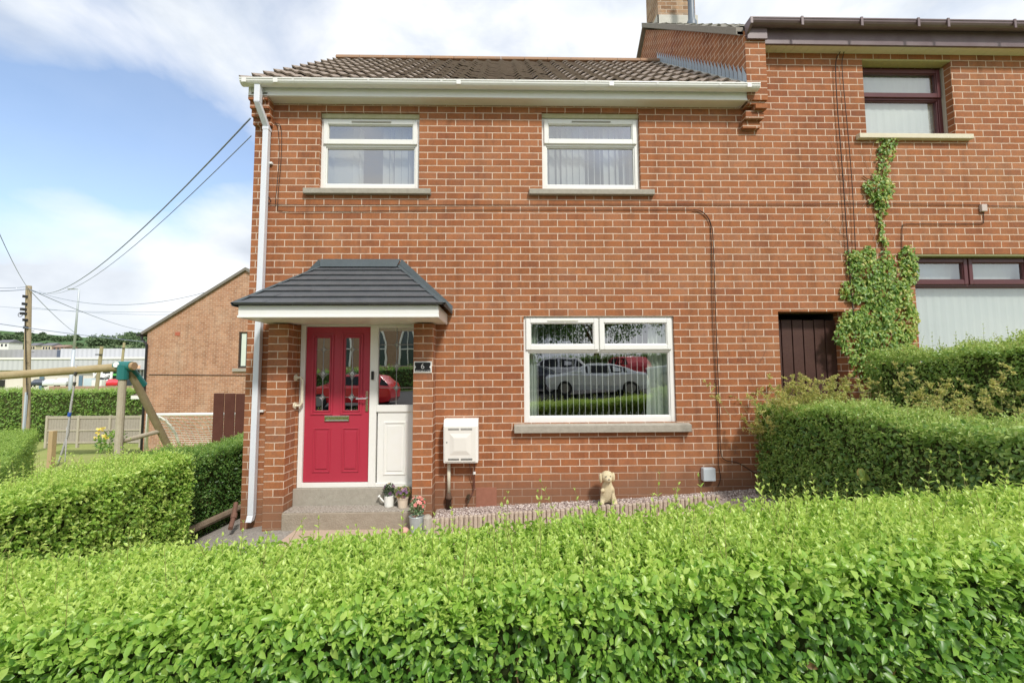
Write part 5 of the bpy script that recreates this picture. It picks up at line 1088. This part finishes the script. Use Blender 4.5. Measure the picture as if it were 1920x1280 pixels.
rc(wh, 'fascia_cladding', -60, 671.5, 420, 692, rib, 0, 12); rc(wh, 'roof_edge', -60, 670.5, 420, 672, white, -.2, 1); rc(wh, 'lower_wall', -60, 692, 176, 735, mat('beige_wall', (.66, .60, .53), .8, nz=(.3, .5, (.72, .68, .62))), 1, 8)
rc(wh, 'shop_glazing', 176, 692, 420, 735, mat('dark_shopfront', (.05, .06, .075), .2, .6), 1.5, 8)
for x_ in (208, 219, 228, 249, 262, 268, 276): rc(wh, 'mullion', x_, 694, x_+1.2, 725, mat('shop_frame', (.55, .57, .60), .5), 1.2, .25)
rc(wh, 'green_fascia', 208, 698, 226, 705, mat('shop_green', (.02, .17, .05), .5), .9, .25); rc(wh, 'green_fascia', 240, 696.5, 258, 699.5, mat('shop_green', (.02, .17, .05), .5), .9, .25)
rc(wh, 'orange_panel', 246, 685, 262, 690.5, mat('pale_orange', (.85, .50, .34), .6), -.15, .12); rc(wh, 'blue_door', 74, 706, 80, 733, mat('door_blue', (.12, .20, .28), .5), .8, .15); rc(wh, 'blue_door', 148, 704, 153, 724, mat('door_blue', (.12, .20, .28), .5), .8, .15); rc(wh, 'dark_opening', -10, 712, 7, 726, black, .8, .15)
rc(wh, 'white_block', 172, 712, 190, 725, white, -3, 1.2); rc(wh, 'poster_block', 157, 709, 171, 725, mat('pale_blue_board', (.52, .62, .68), .6), -3, 1.2)
a = at(186, 705, WY-.6); text('Village', 'village_sign', None, (a.x+.5, WY-.6, a.z+.25), 1.55, sw, ext=.05, shear=.25, bold=.06, label='large white script word Village on the dark shopfront far behind the pole', cat='sign')
tagp(M().tube([at(201, 713, WY-2), at(206, 712.5, WY-2), at(208.5, 708, WY-2), at(209.5, 697, WY-2)], .22, 6).build('sign_swoosh', sw, None), 'thick white curved stroke ending the script word on the dark shopfront', 'sign')
rc(wh, 'sign_strip', 210, 700.5, 226, 703.3, mat('bright_green', (.20, .75, .18), .5), .8, .08)
s = M(); a, b = at(92, 724, 70), at(330, 727, 70); s.box(a.x, b.x, 70, 70.4, -3, a.z); tagp(s.build('boundary_wall', mat('low_brick_wall', (.34, .20, .15), .9, nz=(.8, .6, (.42, .28, .22)))), 'low brown brick wall in front of the far parked cars', 'wall')
bank = M(); a, b = at(-60, 733, 50), at(420, 735, 50); bank.prism([(a.x, 40, -3), (a.x, 44, at(0, 739, 44).z), (a.x, 68, at(0, 728.5, 68).z), (a.x, 69, -3)], (b.x-a.x+40, 0, 0)); bank.build('grass_bank', mat('dry_grass', (.36, .34, .14), .95, nz=(.6, .6, (.24, .30, .09))), None, kind='structure')
# ------------------------------------------------------------------ cars
def car(label, paint, loc, rz, kind='saloon', group='cars parked by the street'):
    T = thing('parked_car', label, 'car', (0, 0, 0), group)
    if kind == 'saloon': prof = [(-2.28, .50, .78, .0, .74), (-2.15, .28, .88, .0, .83), (-1.35, .24, .97, .0, .88), (-1.05, .24, .99, .06, .88), (-.35, .24, .97, .44, .89), (.55, .24, .96, .46, .89), (1.15, .24, .99, .30, .88), (1.72, .24, 1.02, .04, .87), (2.15, .28, .98, .0, .83), (2.30, .48, .80, .0, .74)]
    elif kind == 'suv': prof = [(-2.15, .50, .95, .0, .78), (-2.05, .34, 1.04, .0, .86), (-1.25, .30, 1.12, .0, .90), (-.95, .30, 1.14, .07, .90), (-.30, .30, 1.12, .52, .91), (.6, .30, 1.12, .56, .91), (1.6, .30, 1.14, .48, .90), (2.02, .34, 1.12, .10, .86), (2.14, .50, 1.0, .0, .80)]
    else: prof = [(-2.02, .48, .80, .0, .74), (-1.92, .28, .90, .0, .82), (-1.15, .24, .99, .0, .86), (-.92, .24, 1.0, .06, .86), (-.20, .24, .98, .46, .87), (.65, .24, .98, .50, .87), (1.5, .24, 1.02, .40, .86), (1.90, .28, 1.0, .08, .82), (2.02, .46, .86, .0, .76)]
    b = M(); rings = []
    for x, z0, zb, h, w_ in prof:
        tw_ = w_-.22*min(1, h/.35) if h > .05 else w_-.10
        r = [(x, -w_*.93, z0), (x, -w_, z0+.22), (x, -w_, zb-.08), (x, -w_+.05, zb), (x, -tw_, zb+h), (x, -tw_*.5, zb+h+.035), (x, 0, zb+h+.045)]
        r = r+[(x, -p_[1], p_[2]) for p_ in r[-2::-1]]; rings.append(r); b.v += r
    k = len(rings[0])
    for i in range(len(rings)-1):
        for j in range(k-1): b.f.append((i*k+j, (i+1)*k+j, (i+1)*k+j+1, i*k+j+1))
        b.f.append((i*k+k-1, (i+1)*k+k-1, (i+1)*k, i*k))
    b.f.append(tuple(range(k))); b.f.append(tuple(range((len(rings)-1)*k, len(rings)*k))[::-1])
    bo = b.build('body', paint, T, bevel=.02)
    cab = [i for i, p_ in enumerate(prof) if p_[3] > .0]; g = M(); off = .006
    for sd_ in (-1, 1):
        for i in range(cab[0], cab[-1]):
            def P(i, u):
                r = rings[i]; a_, c_ = Vector(r[3]), Vector(r[4]); q = a_.lerp(c_, u); return Vector((q.x, (q.y-off)*-sd_*-1 if sd_ < 0 else -(q.y-off), q.z))
            x0_, x1_ = prof[i][0], prof[i+1][0]; e = .04
            def L2(u0, t): return P(i, u0).lerp(P(i+1, u0), t)
            g.quad(L2(.08, .06), L2(.08, .94), L2(.86, .94), L2(.86, .06))
    def scr(i, j):
        pa, pb_ = rings[i], rings[j]; n = Vector((-1 if i < j else 1, 0, .8))*off
        g.quad(Vector(pa[3]).lerp(Vector(pa[4]), .3)*1+n+Vector((0, .10, 0)), Vector(pb_[4])+n*2+Vector((0, .06, -.05)), Vector((pb_[4][0], -pb_[4][1]-.06, pb_[4][2]-.05))+n*2, Vector((pa[3][0], -pa[3][1]-.10, Vector(pa[3]).lerp(Vector(pa[4]), .3).z))+n)
    scr(cab[0], cab[0]+1); scr(cab[-1], cab[-1]-1)
    g.build('windows', glass_car, T)
    for wx in (prof[0][0]+.85, prof[-1][0]-.85):
        for sy in (-1, 1):
            wl_ = M(); wl_.tube([(wx, sy*.70, .32), (wx, sy*.895, .32)], .325, 22); wo = wl_.build('wheel', mat('tyre', (.02, .02, .02), .8), T)
            M().tube([(wx, sy*.88, .32), (wx, sy*.905, .32)], .21, 14).build('rim', mat('alloy', (.30, .30, .32), .35, .5, .7), wo)
    for sy in (-1, 1):
        x = prof[0][0]; M().box(x+.04, x+.26, sy*.52, sy*.76, .62, .76).build('headlight', mat('headlight', (.75, .78, .8), .1, .8), T, bevel=.03)
        x = prof[-1][0]; M().box(x-.22, x-.03, sy*.55, sy*.78, .70, .86).build('tail_light', mat('tail_light', (.45, .02, .02), .2), T, bevel=.03)
        x = prof[cab[0]][0]+.25; M().box(x, x+.12, sy*.90, sy*1.02, prof[3][2]-.02, prof[3][2]+.12).build('door_mirror', paint, T, bevel=.02)
    T.location = loc; T.rotation_euler.z = rz; return T
silver = mat('silver_paint', (.74, .78, .82), .28, .6, .2, coat=.5); redp = mat('red_paint', (.60, .02, .03), .25, .6, coat=.6); darkp = mat('dark_blue_paint', (.03, .04, .06), .22, .6, coat=.6); whitep = mat('white_paint', (.65, .66, .67), .3, .6, coat=.5); gold = mat('grey_paint', (.20, .22, .25), .3, .6, coat=.5)
for (lab, pm, x_, y_, rz_, kd) in (('silver saloon parked across the street, reflected in the big window', silver, 4.3, -14.6, .10, 'saloon'), ('bright red hatchback parked across the street, reflected in the door glass', redp, -6.9, -14.8, .05, 'hatch'), ('dark blue car parked behind the silver saloon across the street', darkp, 1.2, -17.4, .25, 'saloon'),
                                   ('white tall car parked at the back left of the silver saloon', whitep, 3.0, -20.6, .35, 'suv'), ('red car parked at the back right of the silver saloon', redp, 7.4, -20.8, 1.35, 'hatch'), ('grey car parked beyond the rear bumper of the silver saloon', gold, 9.6, -16.2, .25, 'saloon')):
    c_ = car(lab, pm, (x_, y_, G(x_, y_)-.02), rz_, kd)
for (lab, pm, px_, py_, w_, kd) in (('dark hatchback far off in front of the beige warehouse wall', darkp, 73, 716, 22, 'hatch'), ('silver people carrier far off in front of the beige warehouse wall', whitep, 118, 709, 27, 'suv'), ('pale saloon far off between the two pale vehicles at the warehouse', silver, 94, 716, 20, 'saloon'), ('small red car far off before the dark shopfront', redp, 211, 712, 21, 'hatch'), ('grey estate car far off at the corner of the downhill gable', silver, 266, 711, 22, 'suv')):
    a = at(px_, 725, 79); c_ = car(lab, pm, (a.x, 79, a.z), 2.3+.15*math.sin(px_), kd, 'cars parked at the warehouse'); c_.scale = (1.0,)*3
# ------------------------------------------------------------------ trees
def tree(name, label, x, y, h, cr, ma, n=6000, lf=.16, trunk=.28, group=None, cz=.62, flat=.8, clumps=46, z=None, tm=None):
    z = G(x, y) if z is None else z
    T = thing(name, label, 'tree', (x, y, z), group); s = M(); cc_ = []
    tp = Vector((x, y, z+h*.5)); s.tube([(x, y, z-.2), (x+cr*.03, y, z+h*.25), tp, (x, y, z+h*.8)], [trunk, trunk*.8, trunk*.55, trunk*.2], 8, False)
    for k in range(clumps):
        d = unit(RN.normal(0, 1, (1, 3)))[0]; r = RN.uniform(.35, 1.0)**.6; c = np.array([x, y, z+h*cz])+d*r*np.array([cr, cr, h*(1-cz)*1.0])*np.array([1, 1, flat+.2]); cc_.append(c)
        if k < 16: m_ = Vector((x+(c[0]-x)*.35, y+(c[1]-y)*.35, z+h*.45)); s.tube([(x, y, z+h*RN.uniform(.25, .5)), m_, tuple(c)], [trunk*.35, trunk*.22, trunk*.06], 5, False)
    s.build('trunk', tm or twig_m, T)
    per = n//clumps; P, D = [], []
    for c in cc_:
        d = unit(RN.normal(0, 1, (per, 3))); rr_ = cr*.30*RN.uniform(.2, 1, per)**.5; P.append(c+d*rr_[:, None]*np.array([1, 1, .75])); D.append(d+RN.normal(0, .6, (per, 3))+np.array([0, 0, -.2]))
    P = np.concatenate(P); D = np.concatenate(D); m_ = len(P)
    leaves('crown', ma, P, D, RN.normal(0, .6, (m_, 3))+np.array([0, 0, 1]), lf*RN.uniform(.6, 1.3, m_), lf*.6, np.clip(RN.normal(.5, .2, m_), 0, 1), T); return T
for i, (x, y, h, cr, lab) in enumerate([(2, -27, 7.5, 3.2, 'broad tree straight across the street behind the parked cars'), (7.5, -29, 8.5, 3.6, 'large tree across the street to the right of the broad one'), (-3.5, -30, 7, 2.8, 'slim tree across the street beside the brown church'), (14, -26, 9, 4, 'tall tree at the right end of the row across the street')]):
    tree('street_tree', lab, x, y, h, cr, tree_m, 7000, .22, group='trees across the street', clumps=60)
hedge('tall_hedge', 'tall dark hedge behind the parked cars across the street', -19, 16, -24.5, -23.3, -1.0, lambda x, y: 2.3+.05*np.asarray(x, float)+0*np.asarray(y, float), privet_dk, leaf=.15, dens=45, faces='NT', top_tint=.6, side_tint=.4, lumpa=.1)
chh = thing('church', 'brown brick church with white framed pointed windows across the street', 'church', (-12, -36, 0))
s = M(); s.box(-18, -6.6, -40, -34, -1.5, 7.0); s.prism([(-18.2, -40, 7), (-6.4, -40, 7), (-12.3, -40, 11)], (0, 6, 0)); s.build('wall', mat('church_brick', (.30, .19, .12), .9, nz=(3, .5, (.37, .25, .17))), chh)
for xw in (-14.6, -11.4, -8.6):
    pts = [(xw-.8, -33.96, 2.2), (xw-.8, -33.96, 4.4)]+[(xw-.8+.8*t, -33.96, 4.4+1.5*math.sin(t*math.pi/2)) for t in (.3, .6, .85, 1)]+[(xw+.8-.8*t, -33.96, 4.4+1.5*math.sin(t*math.pi/2)) for t in (.85, .6, .3)]+[(xw+.8, -33.96, 4.4), (xw+.8, -33.96, 2.2)]
    s = M(); s.tube(pts, .09, 6); s.tube([(xw, -33.95, 2.2), (xw, -33.95, 5.8)], .05, 6); s.tube([(xw-.8, -33.95, 3.8), (xw+.8, -33.95, 3.8)], .05, 6); wo = s.build('window', white, chh)
    s = M(); s.v += [(p_[0], -33.985, p_[2]) for p_ in pts]; s.f.append(tuple(range(len(pts)))); s.build('pane', mat('far_pane', (.05, .07, .07)), wo)
# ------------------------------------------------------------------ hills
hm = M(); X = np.linspace(-1500, 300, 70); Yh = np.linspace(230, 900, 30)
def hill(x, y):
    t = ss((y-230)/330); r = 60+7*np.sin(x*.006+1)+5*np.sin(x*.013)-(x+620)*.028
    return -3+t*r*(.55+.45*ss((y-300)/280))
XX, YY = np.meshgrid(X, Yh); ZZ = hill(XX, YY); hm.v = list(zip(XX.ravel().tolist(), YY.ravel().tolist(), ZZ.ravel().tolist())); k = len(X); hm.f = [(j*k+i, j*k+i+1, (j+1)*k+i+1, (j+1)*k+i) for j in range(len(Yh)-1) for i in range(k-1)]
fm_ = bpy.data.materials.new('fields'); fm_.use_nodes = True; t = fm_.node_tree; p_ = t.nodes['Principled BSDF']; tx = t.nodes.new('ShaderNodeTexCoord'); mp_2 = t.nodes.new('ShaderNodeMapping'); mp_2.inputs['Scale'].default_value = (.008, .012, 0); t.links.new(tx.outputs['Object'], mp_2.inputs[0])
vo = t.nodes.new('ShaderNodeTexVoronoi'); vo.inputs['Scale'].default_value = 1; t.links.new(mp_2.outputs[0], vo.inputs['Vector']); sx_ = t.nodes.new('ShaderNodeSeparateXYZ'); t.links.new(vo.outputs['Color'], sx_.inputs[0])
r = ramp(t, sx_.outputs[0], [(0, (.08, .14, .06)), (.4, (.11, .18, .075)), (.7, (.09, .155, .075)), (1, (.17, .22, .11))]); t.links.new(r.outputs[0], p_.inputs['Base Color']); p_.inputs['Roughness'].default_value = 1; p_.inputs['Specular IOR Level'].default_value = 0  # field greens slightly desaturated: distance haze put into the colour
hm.build('hills', fm_, None, smooth=True, kind='structure')
# woods and hedgerows on the hillside: one mass
P = []
def mass(x0, y0, x1, y1, Y, n, size):
    for k in range(int(n*1.6)):
        u = RN.random(); a = at(x0+(x1-x0)*u, y0+(y1-y0)*u, Y+RN.uniform(-15, 15)); gz_ = float(hill(a.x, a.y)); h_ = size*RN.uniform(.5, 1.05)
        m_ = 90; d = unit(RN.normal(0, 1, (m_, 3))); P.append(np.array([a.x, a.y, gz_+h_*.55])+d*np.array([h_*.75, h_*.6, h_*.6])*RN.uniform(.6, 1, (m_, 1)))
for args in [(55, 650, 285, 652, 300, 60, 8), (-20, 655, 60, 655, 300, 14, 6), (115, 650, 290, 660, 330, 50, 10), (-20, 640, 290, 660, 430, 30, 9), (-20, 630, 150, 636, 520, 26, 6), (170, 640, 290, 645, 480, 30, 9), (240, 640, 290, 640, 560, 12, 8)]: mass(*args)
P = np.concatenate(P); m_ = len(P); wl_m = leaf_mat('woodland', [(0, (.075, .12, .065)), (.5, (.12, .175, .09)), (1, (.18, .24, .12))], .9, .1, .1)  # leaf greens lightened by a haze tint painted into the colour
leaves('woodland', wl_m, P, RN.normal(0, 1, (m_, 3)), RN.normal(0, .5, (m_, 3))+np.array([0, -.3, 1]), 2.6*RN.uniform(.6, 1.3, m_), 1.8, np.clip(RN.normal(.5, .25, m_), 0, 1), None, kind='stuff', label='dark green woods and hedgerows on the far hillside', cat='woodland')
for (px_, w_, lab) in ((37, 9, 'round tree on the skyline just left of the telegraph pole'), (60, 8, 'round tree on the skyline just right of the telegraph pole'), (79, 11, 'wide spreading tree on the hill skyline'), (91, 8, 'thin tree beside the wide spreading tree on the skyline'), (101, 5, 'small lone bush on the bare skyline'), (143, 9, 'tree on the skyline behind the street lamp')):
    a = at(px_, 630, 585); hz = float(hill(a.x, a.y)); cr_ = w_/2*590/800; tree('hill_tree', lab, a.x, 585, cr_*2.1, cr_, wl_m, 1400, 1.6, .5, 'trees on the hill skyline', z=hz-1, clumps=26)
def farhouse(label, x0, y0, x1, y1, Y, wm_, rm_):
    a, b = at(x0, y0, Y), at(x1, y1, Y); T = thing('far_house', label, 'house', ((a.x+b.x)/2, Y, b.z), 'houses below the hill'); h = a.z-b.z
    M().box(a.x, b.x, Y, Y+7, b.z-4, b.z+h*.55).build('wall', wm_, T); s = M(); s.prism([(a.x-.4, Y-.4, b.z+h*.55), (a.x-.4, Y+7.4, b.z+h*.55), (a.x-.4, Y+3.5, a.z)], (b.x-a.x+.8, 0, 0)); s.build('roof', rm_, T)
    for k in range(3): u = a.x+(b.x-a.x)*(.2+.3*k); M().box(u-.5, u+.5, Y-.06, Y-.01, b.z+h*.05, b.z+h*.38).build('window', glass_car, T)
fw_ = mat('far_cream', (.66, .58, .44), .9); fr_ = mat('far_roof', (.16, .16, .18), .9); fb_ = mat('far_brown', (.28, .19, .15), .9)
farhouse('cream house with grey roof above the grey warehouse wall', 79, 642, 96, 655, 240, fw_, fr_); farhouse('brown house right of the cream one above the warehouse', 98, 646, 121, 656, 236, fb_, fb_); farhouse('white fronted house at the far left edge above the warehouse', -8, 636, 16, 650, 236, mat('far_white', (.70, .70, .70), .9), fr_); farhouse('cream cottage partly behind the telegraph pole below the hill', 52, 642, 66, 655, 245, fw_, fr_)
